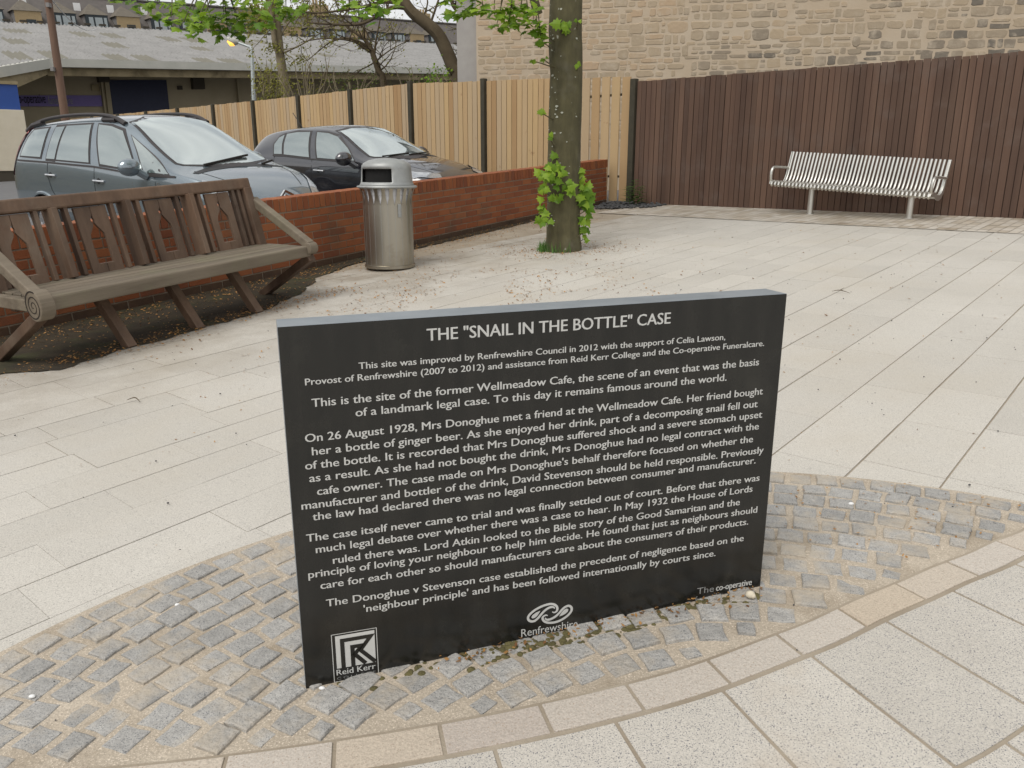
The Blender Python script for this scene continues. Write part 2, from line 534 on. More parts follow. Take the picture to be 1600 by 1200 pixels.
M['blue'] = mat('blue_panel', (0.012, 0.055, 0.24), (0.014, 0.06, 0.27), rough=0.5)
M['slate'] = mat('slate_roof', (0.095, 0.085, 0.078), (0.13, 0.115, 0.105), rough=0.85, scale=3, bump=0.2)
M['tile'] = mat('dormer_tile', (0.11, 0.095, 0.075), (0.15, 0.13, 0.10), rough=0.85, scale=4)
M['lead'] = mat('grey_cladding', (0.20, 0.19, 0.185), (0.25, 0.24, 0.235), rough=0.8)
M['buff'] = mat('buff_brick', (0.34, 0.25, 0.135), (0.40, 0.30, 0.17), rough=0.9, scale=9)
M['frame_dark'] = mat('dark_frame', (0.025, 0.035, 0.04), rough=0.6)
M['galv'] = mat('galvanised_pole', (0.42, 0.46, 0.46), (0.48, 0.52, 0.52), rough=0.5, metal=0.4)
M['cable'] = mat('cable_grey', (0.5, 0.5, 0.5), rough=0.6)
M['white'] = mat('white_paint', (0.75, 0.75, 0.74), rough=0.5)
em = bpy.data.materials.new('sodium_lamp')
nt_, b_, lk_ = nodes(em)
b_.inputs['Base Color'].default_value = (0.8, 0.45, 0.1, 1)
b_.inputs['Emission Color'].default_value = (1.0, 0.48, 0.08, 1)
b_.inputs['Emission Strength'].default_value = 1.1
M['sodium'] = em


def text_mesh(body, size, align='CENTER', offset=0.0, extrude=0.0, width=None):
    """Lettering as a mesh in its own XY plane, the baseline on y = 0."""
    cu = bpy.data.curves.new('lettering', 'FONT')
    cu.body = body
    cu.size = size
    cu.align_x = align
    cu.offset = offset
    cu.extrude = extrude
    cu.resolution_u = 3
    o = bpy.data.objects.new('lettering', cu)
    C.objects.link(o)
    dg = bpy.context.evaluated_depsgraph_get()
    me = bpy.data.meshes.new_from_object(o.evaluated_get(dg))
    bpy.data.objects.remove(o)
    vs = [v.co.copy() for v in me.vertices]
    fs = [tuple(p.vertices) for p in me.polygons]
    bpy.data.meshes.remove(me)
    if width:
        x0 = min(v.x for v in vs)
        x1 = max(v.x for v in vs)
        k = width / (x1 - x0)
        for v in vs:
            v.x = (v.x - (x0 + x1) / 2) * k
    return vs, fs

# ------------------------------------------------------------------ the ground
def sheet(name, pts, h, m, kind='structure', parent=None):
    """A sheet following the slope, its outline given in plan."""
    mb = MB()
    vs = [G(x, y, h) for x, y in pts]
    mb.add(vs, [tuple(range(len(vs)))])
    return tag(mb.build(name, m, parent), kind=kind)


sheet('ground', [(-400, -30), (400, -30), (400, 400), (-400, 400)], -0.05, M['asphalt'])

WA = R(57.8)
W0 = Vector((-1.132, 9.174))
WE = Vector((math.cos(WA), math.sin(WA)))
WN = Vector((WE.y, -WE.x))              # towards the plaza
FA = R(-41.84)
F0 = Vector((1.933, 13.304))
FE = Vector((math.cos(FA), math.sin(FA)))
FN = Vector((FE.y, -FE.x))              # towards the plaza


def wp(s, d=0.0):
    return W0 + WE * s + WN * d


def fp(s, d=0.0):
    return F0 + FE * s + FN * d


wl, wr_ = wp(-16, 0.05), wp(5.06, 0.05)
plaza = [tuple(wl), tuple(wr_), tuple(fp(-0.3, 0.1)), tuple(fp(12, 0.1)), (12, -6), (-16, -6)]
sheet('plaza_bed', plaza, -0.0045, M['joint'])

# stone strips of the plaza, laid in courses across it
rng = random.Random(5)
TD = Vector((math.cos(R(49.3)), math.sin(R(49.3))))
ND = Vector((TD.y, -TD.x))
C1, R1 = Vector((0.505, 0.619)), 2.181   # upper rim of the cobbled patch
C2, R2, R3 = Vector((-1.19, 6.02)), 4.638, 4.742   # lower rim, and the outside of the tan band
mb = MB()
o = -6.2
while o < 9.0:
    wd = 0.247 if o < -2.2 else 0.29
    s = -6 + rng.random() * 0.5
    while s < 15:
        ln = rng.uniform(0.42, 0.68)
        a = TD * s + ND * o
        b = TD * (s + ln) + ND * (o + wd)
        c = (a + b) / 2
        ok = (c - W0).dot(WN) > -0.3 and (c - F0).dot(FN) > -0.2
        if (c - C1).length < R1 - 0.45 and (c - C2).length > R2 - 5:
            ok = False
        if ok:
            g = rng.uniform(0.0012, 0.0028) if o < -2.2 else rng.uniform(0.0028, 0.0046)
            ge = rng.choice((0.0004, 0.0007, 0.001, 0.0014, 0.003))
            dz = rng.uniform(-0.0012, 0.0012)
            q = []
            for ss, oo in ((s + ge, o + g), (s + ge, o + wd - g), (s + ln - ge, o + wd - g), (s + ln - ge, o + g)):
                p = TD * ss + ND * oo
                q.append((p.x, p.y))
            e = 0.003
            cx, cy = c.x, c.y
            top = [G(x, y, dz) for x, y in q]
            low = [G(x + (x - cx) * 0.004, y + (y - cy) * 0.004, -0.007) for x, y in q]
            mb.add(top + low, [(3, 2, 1, 0), (0, 1, 5, 4), (1, 2, 6, 5), (2, 3, 7, 6), (3, 0, 4, 7)], rng.random())
        s += ln
    o += wd
tag(mb.build('plaza_paving', M['slab']), kind='structure')


RIM = []                                     # the lower rim is not a true circle


def rim(a):
    a = math.degrees(a)
    while a > 180:
        a -= 360
    while a < -180:
        a += 360
    if not RIM or a <= RIM[0][0]:
        return RIM[0][1] if RIM else 0.0
    for (p, q), (u, v) in zip(RIM, RIM[1:]):
        if a <= u:
            t = (a - p) / (u - p)
            return q + (v - q) * t * t * (3 - 2 * t)
    return RIM[-1][1]


def arc(c, r, a0, a1, n):
    out = []
    for i in range(n + 1):
        a = a0 + (a1 - a0) * i / n
        rr = r + (rim(a) if c is C2 else 0.0)
        out.append((c.x + rr * math.cos(a), c.y + rr * math.sin(a)))
    return out


def d_c2(p):
    v = p - C2
    return v.length - rim(math.atan2(v.y, v.x))


for x_, y_, e_ in ((-0.44, 1.44, 0.0), (0.35, 1.63, 0.010), (0.70, 1.785, -0.006), (0.95, 1.93, -0.022), (1.15, 2.05, -0.018), (1.40, 2.17, 0.006), (1.6, 2.27, 0.034), (1.9, 2.5, 0.045)):
    RIM.append((math.degrees(math.atan2(y_ - C2.y, x_ - C2.x)), e_))
# where the two rims meet, left and right
dv = C2 - C1
dd = dv.length
aa = (R1 * R1 - R2 * R2 + dd * dd) / (2 * dd)
hh = math.sqrt(max(0.0, R1 * R1 - aa * aa))
mid = C1 + dv * (aa / dd)
pr = mid + Vector((dv.y, -dv.x)) * (hh / dd)
pl = mid - Vector((dv.y, -dv.x)) * (hh / dd)
a1r = math.atan2(pr.y - C1.y, pr.x - C1.x)
a1l = math.atan2(pl.y - C1.y, pl.x - C1.x)
if a1l < a1r:
    a1l += 2 * math.pi
a2r = math.atan2(pr.y - C2.y, pr.x - C2.x)
a2l = math.atan2(pl.y - C2.y, pl.x - C2.x)
lens = arc(C1, R1, a1r, a1l, 70) + arc(C2, R2 + 0.01, a2l, a2r, 70)[1:-1]
sheet('cobble_bed', lens, 0.004, M['sand'])

# the setts: rings round the centre of the upper rim, rough split tops
rng = random.Random(11)
mb = MB()
r = R1 - 0.062
row = 0
while r > 0.35:
    n = int(2 * math.pi * r / 0.0885)
    off = rng.random()
    for k in range(n):
        a = 2 * math.pi * (k + off) / n + rng.uniform(-0.004, 0.004) / r
        rr = r + rng.uniform(-0.003, 0.003)
        p = C1 + Vector((math.cos(a), math.sin(a))) * rr
        d2 = d_c2(p)
        if d2 > R2 - 0.012 or p.y < 0.3 or p.x < -2.3 or p.x > 2.6:
            continue
        er = Vector((math.cos(a), math.sin(a)))
        et = Vector((-er.y, er.x))
        tw = rng.uniform(-0.09, 0.09) + (0.17 if p.x < 0.45 else -0.07)
        er, et = er * math.cos(tw) + et * math.sin(tw), et * math.cos(tw) - er * math.sin(tw)
        hx, hy = rng.uniform(0.034, 0.0395), rng.uniform(0.0315, 0.0355)
        if d2 > R2 - 0.045:
            hx *= 0.62
            hy *= 0.62
            p = p + (C2 - p).normalized() * 0.012
        buried = mnoise.noise(Vector((p.x * 2.2, p.y * 2.2, 3.0)))
        hz = max(0.0042, 0.0105 + rng.uniform(-0.004, 0.004) - max(0, buried) * 0.016)
        if buried > 0.42 and rng.random() < 0.5:
            continue
        base = []
        for sx, sy in ((-1, -1), (0, -1), (1, -1), (1, 0), (1, 1), (0, 1), (-1, 1), (-1, 0)):
            kx = hx * (1 + rng.uniform(-0.10, 0.07)) * sx
            ky = hy * (1 + rng.uniform(-0.10, 0.07)) * sy
            base.append((kx, ky))
        tx, ty = rng.uniform(-0.035, 0.035), rng.uniform(-0.035, 0.035)
        vs, fs = [], []
        for lev, (sc, zz) in enumerate(((1.04, 0.0), (1.0, 0.8), (0.9, 1.0))):
            for kx, ky in base:
                q = p + et * (kx * sc) + er * (ky * sc)
                z = 0.0 if lev == 0 else hz * zz + tx * kx + ty * ky + rng.uniform(-0.0008, 0.0008)
                vs.append(G(q.x, q.y, max(z, 0.0 if lev == 0 else 0.003)))
        vs.append(G(p.x, p.y, hz * rng.uniform(0.98, 1.12)))
        for i in range(8):
            j = (i + 1) % 8
            fs += [(i, j, 8 + j, 8 + i), (8 + i, 8 + j, 16 + j, 16 + i), (16 + i, 16 + j, 24)]
        mb.add(vs, fs, rng.random())
    r -= 0.0865
tag(mb.build('cobbles', M['sett'], smooth=False), kind='structure')

# tan band and the big radial slabs outside it
rng = random.Random(3)
A0, A1 = a2l - R(16), a2r + R(4)
if A0 > A1:
    A0 -= 2 * math.pi
sheet('slab_bed', arc(C2, R2, A0, A1, 90) + arc(C2, R3 + 4.6, A1, A0, 90), 0.0072, M['joint'])


def ring(r0, r1, pitch, a_off, mb, h, jw, jit=0.0):
    a = A0 + a_off
    while a < A1:
        da = pitch * (1 + rng.uniform(-jit, jit)) / r1
        j0 = jw / r1 / 2
        pts = arc(C2, r1 - jw / 2, a + j0, a + da - j0, 4) + arc(C2, r0 + jw / 2, a + da - j0, a + j0, 4)
        n = len(pts)
        cz = rng.uniform(-0.0008, 0.0008)
        top = [G(x, y, h + cz) for x, y in pts]
        low = [G(x, y, h - 0.006) for x, y in pts]
        mb.add(top + low, [tuple(range(n))[::-1]] + [(i, (i + 1) % n, n + (i + 1) % n, n + i) for i in range(n)], rng.random())
        a += da


mb = MB()
ring(R2 + 0.006, R3, 0.222, 0.021, mb, 0.0105, 0.009, 0.06)
tag(mb.build('band_paving', M['band'], bevel=0.0015), kind='structure')
mb = MB()
rr, k = R3 + 0.006, 0
while rr < R3 + 4.4:
    ring(rr, rr + 0.395, 0.292, 0.03 + k * 0.031, mb, 0.0105, 0.010, 0.02)
    rr += 0.395
    k += 1
tag(mb.build('radial_paving', M['slab_big'], bevel=0.0012), kind='structure')

# blocks along the brown fence, dark gravel in the corner, dirt along the brick wall
rng = random.Random(8)
sheet('fence_strip_bed', [tuple(fp(0.35, 0.0)), tuple(fp(0.75, 1.2)), tuple(fp(12, 1.41)), tuple(fp(12, 0.0))], 0.0025, M['joint'])
mb = MB()
s = 0.35
while s < 12:
    d = 0.02
    i = 0
    while d < 1.25:
        sh = 0.0
        if s + 0.30 * d > 0.5:
            q = [fp(s + 0.004, d + 0.003), fp(s + 0.096, d + 0.003), fp(s + 0.096, d + 0.195), fp(s + 0.004, d + 0.195)]
            z = 0.0065 + rng.uniform(-0.001, 0.001)
            mb.add([G(p.x, p.y, z) for p in q], [(0, 1, 2, 3)], rng.random())
        d += 0.2
        i += 1
    s += 0.1
tag(mb.build('fence_strip_paving', M['block']), kind='structure')
cor = [wp(5.02, 0.02), wp(4.2, 0.25), wp(4.45, 0.62), fp(-0.25, 0.95), fp(0.32, 0.8), fp(0.62, 0.35), fp(0.75, 0.05), fp(-0.5, 0.05)]
sheet('gravel_bed', [tuple(p) for p in cor], 0.010, M['gravel'])
mb = MB()
for i in range(420):
    u_, v_ = rng.uniform(-0.7, 0.75), rng.uniform(0.0, 1.1)
    p = fp(u_, v_)
    if (p - W0).dot(WN) < 0.03 or v_ > 1.15 - 0.8 * max(0, u_):
        continue
    k = rng.uniform(0.012, 0.035)
    mb.ball(G(p.x, p.y, 0.012 + k * 0.4), k, 4, tint=rng.random(), sc=(1, rng.uniform(0.6, 1), rng.uniform(0.4, 0.8)))
tag(mb.build('dark_gravel', M['gravel']), kind='stuff')


def ragged(pts, amp, step=0.06, seed=1):
    out = []
    n = len(pts)
    for i in range(n):
        a, b = Vector(pts[i]), Vector(pts[(i + 1) % n])
        k = max(1, int((b - a).length / step))
        nn = Vector((-(b - a).y, (b - a).x)).normalized()
        for j in range(k):
            p = a.lerp(b, j / k)
            e = amp * (mnoise.noise(Vector((p.x * 5, p.y * 5, seed))) + 0.6 * mnoise.noise(Vector((p.x * 19, p.y * 19, seed + 4))))
            out.append(tuple(p + nn * e))
    return out


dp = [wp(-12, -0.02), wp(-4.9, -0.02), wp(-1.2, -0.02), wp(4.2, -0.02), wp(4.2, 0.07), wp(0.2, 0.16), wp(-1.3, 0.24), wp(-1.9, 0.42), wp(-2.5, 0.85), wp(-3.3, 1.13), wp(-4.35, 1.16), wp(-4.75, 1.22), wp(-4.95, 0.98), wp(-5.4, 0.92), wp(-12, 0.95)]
sheet('shaded_dirt_strip', ragged([tuple(p) for p in dp], 0.05), 0.0055, M['shaded_dirt'])

# ------------------------------------------------------------------ the memorial stone
BL = Vector((-0.487, 1.623, 0.0))
SA = R(17.49)
SW, ST, SZ0, SZ1 = 1.238, 0.092, -0.03, 0.9345
sm = frame((BL.x, BL.y, 0), SA)
stone = thing('memorial_stone', 'upright black polished granite slab engraved with long silver lettering, standing on cobbles', 'memorial stone', mat4=sm)
mb = MB()
n = 8
z0 = -0.10
pts = [(0, 0, z0), (SW, 0, z0), (SW, 0, 0.9405), (0, 0, 0.9285)]
mb.prism(pts, (0, ST, 0))
mb.m = [0, 0, 1, 1, 1, 1]
mb.build('slab', [M['stone_black'], M['stone_edge']], stone, bevel=0.0015)

FSLOPE = 0.0


def on_face(vs, cx, z, tilt=0.0, d=-0.0008):
    return [Vector((cx + p.x, d, z + p.y + tilt * p.x)) for p in vs]


def lettering(rows, name='inscription', m='letter', d=-0.0009, bold=0.0):
    mb = MB()
    for body, size, z, width, cx, tilt in rows:
        vs, fs = text_mesh(body, size, width=width)
        b_ = size * bold
        mb.add(on_face(vs, cx - b_, z, tilt, d), fs)
        if b_:
            mb.add(on_face(vs, cx + b_, z + b_ * 0.6, tilt, d - 0.0003), fs)
    return mb.build(name, M[m], stone)


def para(rows, size):
    return [(b, size, z, wd, 0.615, t) for b, z, wd, t in rows]


BW = 0.016
lettering([('THE "SNAIL IN THE BOTTLE" CASE', 0.0395, 0.8809, 0.598, 0.613, 0.0075)], 'inscription_title', bold=BW)
lettering(para([('This site was improved by Renfrewshire Council in 2012 with the support of Celia Lawson,', 0.8295, 0.905, 0.0075),
                ('Provost of Renfrewshire (2007 to 2012) and assistance from Reid Kerr College and the Co-operative Funeralcare.', 0.8043, 1.134, 0.009)], 0.0212), bold=BW)
lettering(para([('This is the site of the former Wellmeadow Cafe, the scene of an event that was the basis', 0.7547, 1.113, 0.009),
                ('of a landmark legal case. To this day it remains famous around the world.', 0.7230, 0.929, 0.007)], 0.0268), bold=BW)
lettering(para([('On 26 August 1928, Mrs Donoghue met a friend at the Wellmeadow Cafe. Her friend bought', 0.6760, 1.151, 0.008),
                ('her a bottle of ginger beer. As she enjoyed her drink, part of a decomposing snail fell out', 0.6437, 1.126, 0.0065),
                ('of the bottle. It is recorded that Mrs Donoghue suffered shock and a severe stomach upset', 0.6128, 1.159, 0.0075),
                ('as a result. As she had not bought the drink, Mrs Donoghue had no legal contract with the', 0.5819, 1.145, 0.0065),
                ("cafe owner. The case made on Mrs Donoghue's behalf therefore focused on whether the", 0.5486, 1.116, 0.0055),
                ('manufacturer and bottler of the drink, David Stevenson should be held responsible. Previously', 0.5163, 1.187, 0.002),
                ('the law had declared there was no legal connection between consumer and manufacturer.', 0.4883, 1.143, 0.004)], 0.0268), bold=BW)
lettering(para([('The case itself never came to trial and was finally settled out of court. Before that there was', 0.4376, 1.177, 0.003),
                ('much legal debate over whether there was a case to hear. In May 1932 the House of Lords', 0.4077, 1.139, 0.004),
                ('ruled there was. Lord Atkin looked to the Bible story of the Good Samaritan and the', 0.3747, 1.067, 0.003),
                ('principle of loving your neighbour to help him decide. He found that just as neighbours should', 0.3461, 1.180, 0.001),
                ('care for each other so should manufacturers care about the consumers of their products.', 0.3144, 1.130, 0.001)], 0.0268), bold=BW)
lettering(para([('The Donoghue v Stevenson case established the precedent of negligence based on the', 0.2672, 1.110, 0.001),
                ("'neighbour principle' and has been followed internationally by courts since.", 0.2362, 0.941, -0.001)], 0.0268), bold=BW)
lettering([('The', 0.027, 0.1285, 0.052, 1.063, 0.0), ], 'partner_lettering', 'letter_dim')
lettering([('co-operative', 0.027, 0.1285, 0.112, 1.152, 0.0)], 'partner_lettering', bold=0.02)
lettering([('funeralcare', 0.026, 0.104, 0.112, 1.088, 0.0)], 'partner_lettering', 'letter_dim')
lettering([('Renfrewshire', 0.032, 0.0945, 0.154, 0.612, 0.0)], 'council_lettering')


def ribbon(path, wd, d, mb, closed=False, miter=True):
    """Flat strip of constant width along a 2-D path on the stone's face."""
    n = len(path)
    path = [Vector(p) for p in path]
    vs, fs = [], []
    for i, p in enumerate(path):
        a = path[i - 1] if i > 0 else None
        b = path[i + 1] if i < n - 1 else None
        t1 = (p - a).normalized() if a is not None else (b - p).normalized()
        t2 = (b - p).normalized() if b is not None else t1
        t = t1 + t2
        t = t.normalized() if t.length > 1e-6 else t1
        nn = Vector((-t.y, t.x))
        k = 1.0 / max(0.45, nn.dot(Vector((-t1.y, t1.x))))
        ww = (wd[i] if isinstance(wd, (list, tuple)) else wd) / 2 * k
        q, s_ = p + nn * ww, p - nn * ww
        vs += [(q.x, d, q.y), (s_.x, d, s_.y)]
    for i in range(n - 1):
        fs.append((2 * i, 2 * i + 1, 2 * i + 3, 2 * i + 2))
    mb.add(vs, fs)


def smooth_path(pts, k=5):
    pts = [Vector(p) for p in pts]
    out = []
    n = len(pts)
    for i in range(n - 1):
        p0, p1, p2, p3 = pts[max(i - 1, 0)], pts[i], pts[i + 1], pts[min(i + 2, n - 1)]
        for j in range(k):
            t = j / k
            out.append(0.5 * ((2 * p1) + (p2 - p0) * t + (2 * p0 - 5 * p1 + 4 * p2 - p3) * t * t + (3 * p1 - p0 - 3 * p2 + p3) * t ** 3))
    out.append(pts[-1])
    return out


fn_ = Vector((-math.sin(SA), math.cos(SA), 0))
fx_ = Vector((math.cos(SA), math.sin(SA), 0))


def face(u, v):
    P = onplane(u, v, BL, fn_)
    return Vector(((P - BL).dot(fx_), P.z))


def sw(pts):
    return [face(800 + x / 13.333, 920 + y / 13.333) for x, y in pts]


mb = MB()
la = sw([(835, 475), (880, 490), (935, 450), (935, 375), (880, 325), (790, 312), (660, 345), (530, 405), (420, 480), (345, 560), (335, 630), (385, 672), (465, 665), (535, 610), (600, 535), (680, 450), (760, 395), (825, 375), (872, 385), (885, 410)])
lb = sw([(742, 555), (700, 545), (640, 585), (648, 650), (720, 695), (830, 702), (960, 672), (1080, 610), (1180, 530), (1235, 450), (1235, 385), (1180, 350), (1105, 375), (1045, 425), (985, 495), (905, 570), (810, 625), (740, 640), (700, 625), (690, 600)])
for pth in (la, lb):
    sp = smooth_path(pth)
    m_ = len(sp)
    ribbon(sp, [0.0064 * (0.35 + 0.65 * min(1, min(i, m_ - 1 - i) / (0.12 * m_))) for i in range(m_)], -0.0010, mb)
for drop in ([(588, 452), (500, 490), (425, 545), (400, 590), (425, 615), (475, 600), (530, 550), (565, 495)], [(978, 572), (1030, 490), (1085, 430), (1140, 405), (1172, 425), (1160, 470), (1110, 515), (1045, 550)]):
    q = sw(drop)
    mb.add([(p.x, -0.0010, p.y) for p in q], [tuple(range(len(q)))])
mb.build('council_emblem', M['letter'], stone)

mb = MB()
x0, x1, zb, ztp = 0.0665, 0.1715, 0.0635, 0.1905
ribbon([(x0, zb), (x0, ztp), (x1, ztp), (x1, zb), (x0, zb)], 0.0016, -0.0009, mb)
ix0, ix1, iz0, iz1 = x0 + 0.008, x1 - 0.005, 0.0985, ztp - 0.005
mb.add([(ix0, -0.0008, iz0), (ix1, -0.0008, iz0), (ix1, -0.0008, iz1), (ix0, -0.0008, iz1)], [(0, 1, 2, 3)])
mb.build('college_emblem', M['letter'], stone)
mb = MB()


def eq(p):
    return (ix0 + p[0] * (ix1 - ix0), iz0 + p[1] * (iz1 - iz0))


ribbon([eq(p) for p in ((0.17, 0.0), (0.17, 0.84), (0.90, 0.84), (0.62, 0.46), (0.99, 0.02))], 0.0100, -0.0013, mb)
ribbon([eq(p) for p in ((0.42, 0.0), (0.42, 0.60), (0.66, 0.60), (0.47, 0.36), (0.74, 0.02))], 0.0100, -0.0013, mb)
mb.build('emblem_stripes', M['stone_black'], stone)
lettering([('Reid Kerr', 0.022, 0.0805, 0.092, 0.119, 0.0)], 'college_lettering', bold=0.01)
lettering([('C O L L E G E', 0.0095, 0.0685, 0.092, 0.119, 0.0)], 'college_lettering', 'letter_dim')

# ------------------------------------------------------------------ the wooden bench
BO = Vector((-2.645, 4.47))
BA = R(59.5)
bslope = GA * math.cos(BA) + GB * math.sin(BA)
bm4 = frame(G(BO.x, BO.y), BA, bslope)
bench = thing('wooden_bench', 'weathered brown hardwood bench with bottle-shaped cutouts and scroll arm, against the brick wall', 'bench', mat4=bm4)
BLn = 2.12
rng = random.Random(21)
# seat boards (local x along, y backwards, z up)
mb = MB()
for i in range(5):
    y0 = 0.065 + i * 0.093
    mb.box((BLn / 2, y0 + 0.044, 0.412), (BLn - 0.06, 0.082, 0.03), tint=rng.random())
mb.build('seat', M['wood_seat'], bench, bevel=0.004)
mb = MB()
mb.box((BLn / 2, 0.028, 0.388), (BLn + 0.02, 0.064, 0.085), tint=0.65)
mb.build('front_rail', M['wood_seat'], bench, bevel=0.012)
mb = MB()
mb.box((BLn / 2, 0.36, 0.355), (BLn - 0.05, 0.06, 0.08), tint=0.3)
mb.box((BLn / 2, 0.53, 0.375), (BLn - 0.05, 0.05, 0.075), tint=0.4)
mb.build('seat_rail', M['wood_bench'], bench, bevel=0.004)
BK0, BK1 = (0.50, 0.43), (0.60, 0.87)      # (y, z) of the foot and head of the back


def bk(z):                                 # the back leans
    t = (z - BK0[1]) / (BK1[1] - BK0[1])
    return BK0[0] + (BK1[0] - BK0[0]) * t


mb = MB()
tilt = math.atan2(BK1[0] - BK0[0], BK1[1] - BK0[1])
Mr = Matrix.Translation((BLn / 2 - 0.01, bk(0.895), 0.895)) @ Matrix.Rotation(-tilt, 4, 'X')
mb.box((0, 0, 0), (BLn + 0.03, 0.062, 0.085), Mr, tint=0.7)
mb.build('top_rail', M['wood_bench'], bench, bevel=0.012)
for xe in (0.035, BLn - 0.045):
    mb = MB()
    mb.bar((xe, bk(0.36), 0.36), (xe, bk(0.862), 0.862), 0.09, 0.075, up=(1, 0, 0), tint=0.5)
    mb.build('back_post', M['wood_bench'], bench, bevel=0.006)


def slat(x, wd, th, dy=0.0):
    mb = MB()
    mb.bar((x, bk(0.425) + dy, 0.425), (x, bk(0.86) + dy, 0.86), th, wd, up=(0, 1, 0), tint=rng.random())
    return mb.build('back_slat', M['wood_bench'], bench, bevel=0.004)


def panel(x):
    """Two boards that leave a bottle-shaped window between them."""
    mb = MB()
    H = 0.435
    half = [(-0.0012, 0.0), (-0.0012, 0.062), (-0.053, 0.062), (-0.053, 0.225), (-0.048, 0.255), (-0.028, 0.285), (-0.014, 0.305), (-0.008, 0.325), (-0.017, 0.338), (-0.019, 0.352), (-0.013, 0.366), (-0.004, 0.372), (-0.0012, 0.39), (-0.0012, H), (-0.112, H), (-0.112, 0.0)]
    for sg in (1, -1):
        hl = [(a * sg, b) for a, b in half]
        if sg == -1:                      # the curl of the snail is cut only on one side
            hl = [(a, b) for a, b in hl]
            hl[7:12] = [(0.004, 0.325), (0.006, 0.345), (0.0012, 0.36)]
        pts = []
        for a, b in hl:
            z = 0.425 + b * math.cos(tilt)
            pts.append(Vector((x + a, bk(z) - 0.019, z)))
        if sg == -1:
            pts = pts[::-1]
        mb.prism(pts, (0, 0.024, 0), tint=rng.uniform(0.2, 0.8))
    return mb.build('back_panel', M['wood_bench'], bench, bevel=0.0025)


for k in range(4):
    cx = 0.232 + k * 0.517
    panel(cx)
    slat(cx + 0.158, 0.044, 0.028)
    if k < 3:
        slat(cx + 0.252, 0.122, 0.040, -0.012)
        slat(cx + 0.355, 0.052, 0.028, 0.004)
    else:
        slat(cx + 0.215, 0.04, 0.028)
slat(0.098, 0.03, 0.028)


def spiral_end(x, sgn):
    """Snail scroll carved on the outer face of the arm's end."""
    mb = MB()
    cy, cz = -0.005, 0.392
    pts, wdt = [], []
    for i in range(70):
        t = i / 69
        a = R(115) - t * R(950)
        rr = 0.088 * (1 - 0.93 * t)
        pts.append((cy + rr * math.cos(a) * 0.9, cz + rr * math.sin(a)))
    vs, fs = [], []
    for i, p in enumerate(pts):
        q = pts[min(i + 1, 69)]
        o_ = pts[max(i - 1, 0)]
        t = Vector((q[0] - o_[0], q[1] - o_[1])).normalized()
        wv = 0.0045 * (1 - 0.5 * i / 69)
        for sgm in (1, -1):
            vs.append((x + sgn * 0.001, p[0] - t.y * wv * sgm, p[1] + t.x * wv * sgm))
    for i in range(69):
        fs.append((2 * i, 2 * i + 1, 2 * i + 3, 2 * i + 2))
    mb.add(vs, fs)
    return mb


for xe, sg in ((-0.008, -1), (BLn + 0.012, 1)):
    mb = MB()
    mb.bar((xe, bk(0.765), 0.765), (xe, 0.0, 0.432), 0.064, 0.07, up=(1, 0, 0), tint=0.75)
    a = mb.build('arm', M['wood_seat'], bench, bevel=0.008)
    mb = MB()                               # rounded scroll block at the front
    rs_ = 0.088 if sg < 0 else 0.045
    pr_ = [(rs_ * math.cos(t * math.pi / 12) * 0.9 - 0.005, (0.392 if sg < 0 else 0.41) + rs_ * math.sin(t * math.pi / 12)) for t in range(24)]
    mb.prism([Vector((xe - 0.042, y, z)) for y, z in pr_], (0.084, 0, 0), tint=0.7)
    sc = mb.build('scroll', M['wood_seat'], bench, bevel=0.006)
    if sg < 0:
        spiral_end(xe + sg * 0.0425, sg).build('scroll_groove', M['groove'], sc)
    mb = MB()
    mb.bar((xe, 0.0, 0.34), (xe, 0.60, -0.005), 0.062, 0.07, up=(1, 0, 0), tint=0.15)
    mb.build('brace', M['wood_bench'], bench, bevel=0.006)
    mb = MB()
    mb.box((xe, 0.30, 0.385), (0.055, 0.48, 0.07), tint=0.6)
    mb.build('side_rail', M['wood_seat'], bench, bevel=0.006)
for xl in (0.545, 1.075, 1.61):
    mb = MB()
    mb.bar((xl, 0.40, 0.385), (xl, 0.085, -0.012), 0.062, 0.066, up=(1, 0, 0), tint=0.55)
    mb.build('leg', M['wood_bench'], bench, bevel=0.004)

# ------------------------------------------------------------------ the steel bench
LG1, LG2 = Vector((3.98, 10.861)), Vector((4.894, 10.002))
be = (LG2 - LG1).normalized()
sb4 = frame(G(LG1.x, LG1.y), math.atan2(be.y, be.x), -0.002)
sbench = thing('steel_bench', 'silver steel bar bench on two posts in front of the brown fence', 'bench', mat4=sb4)
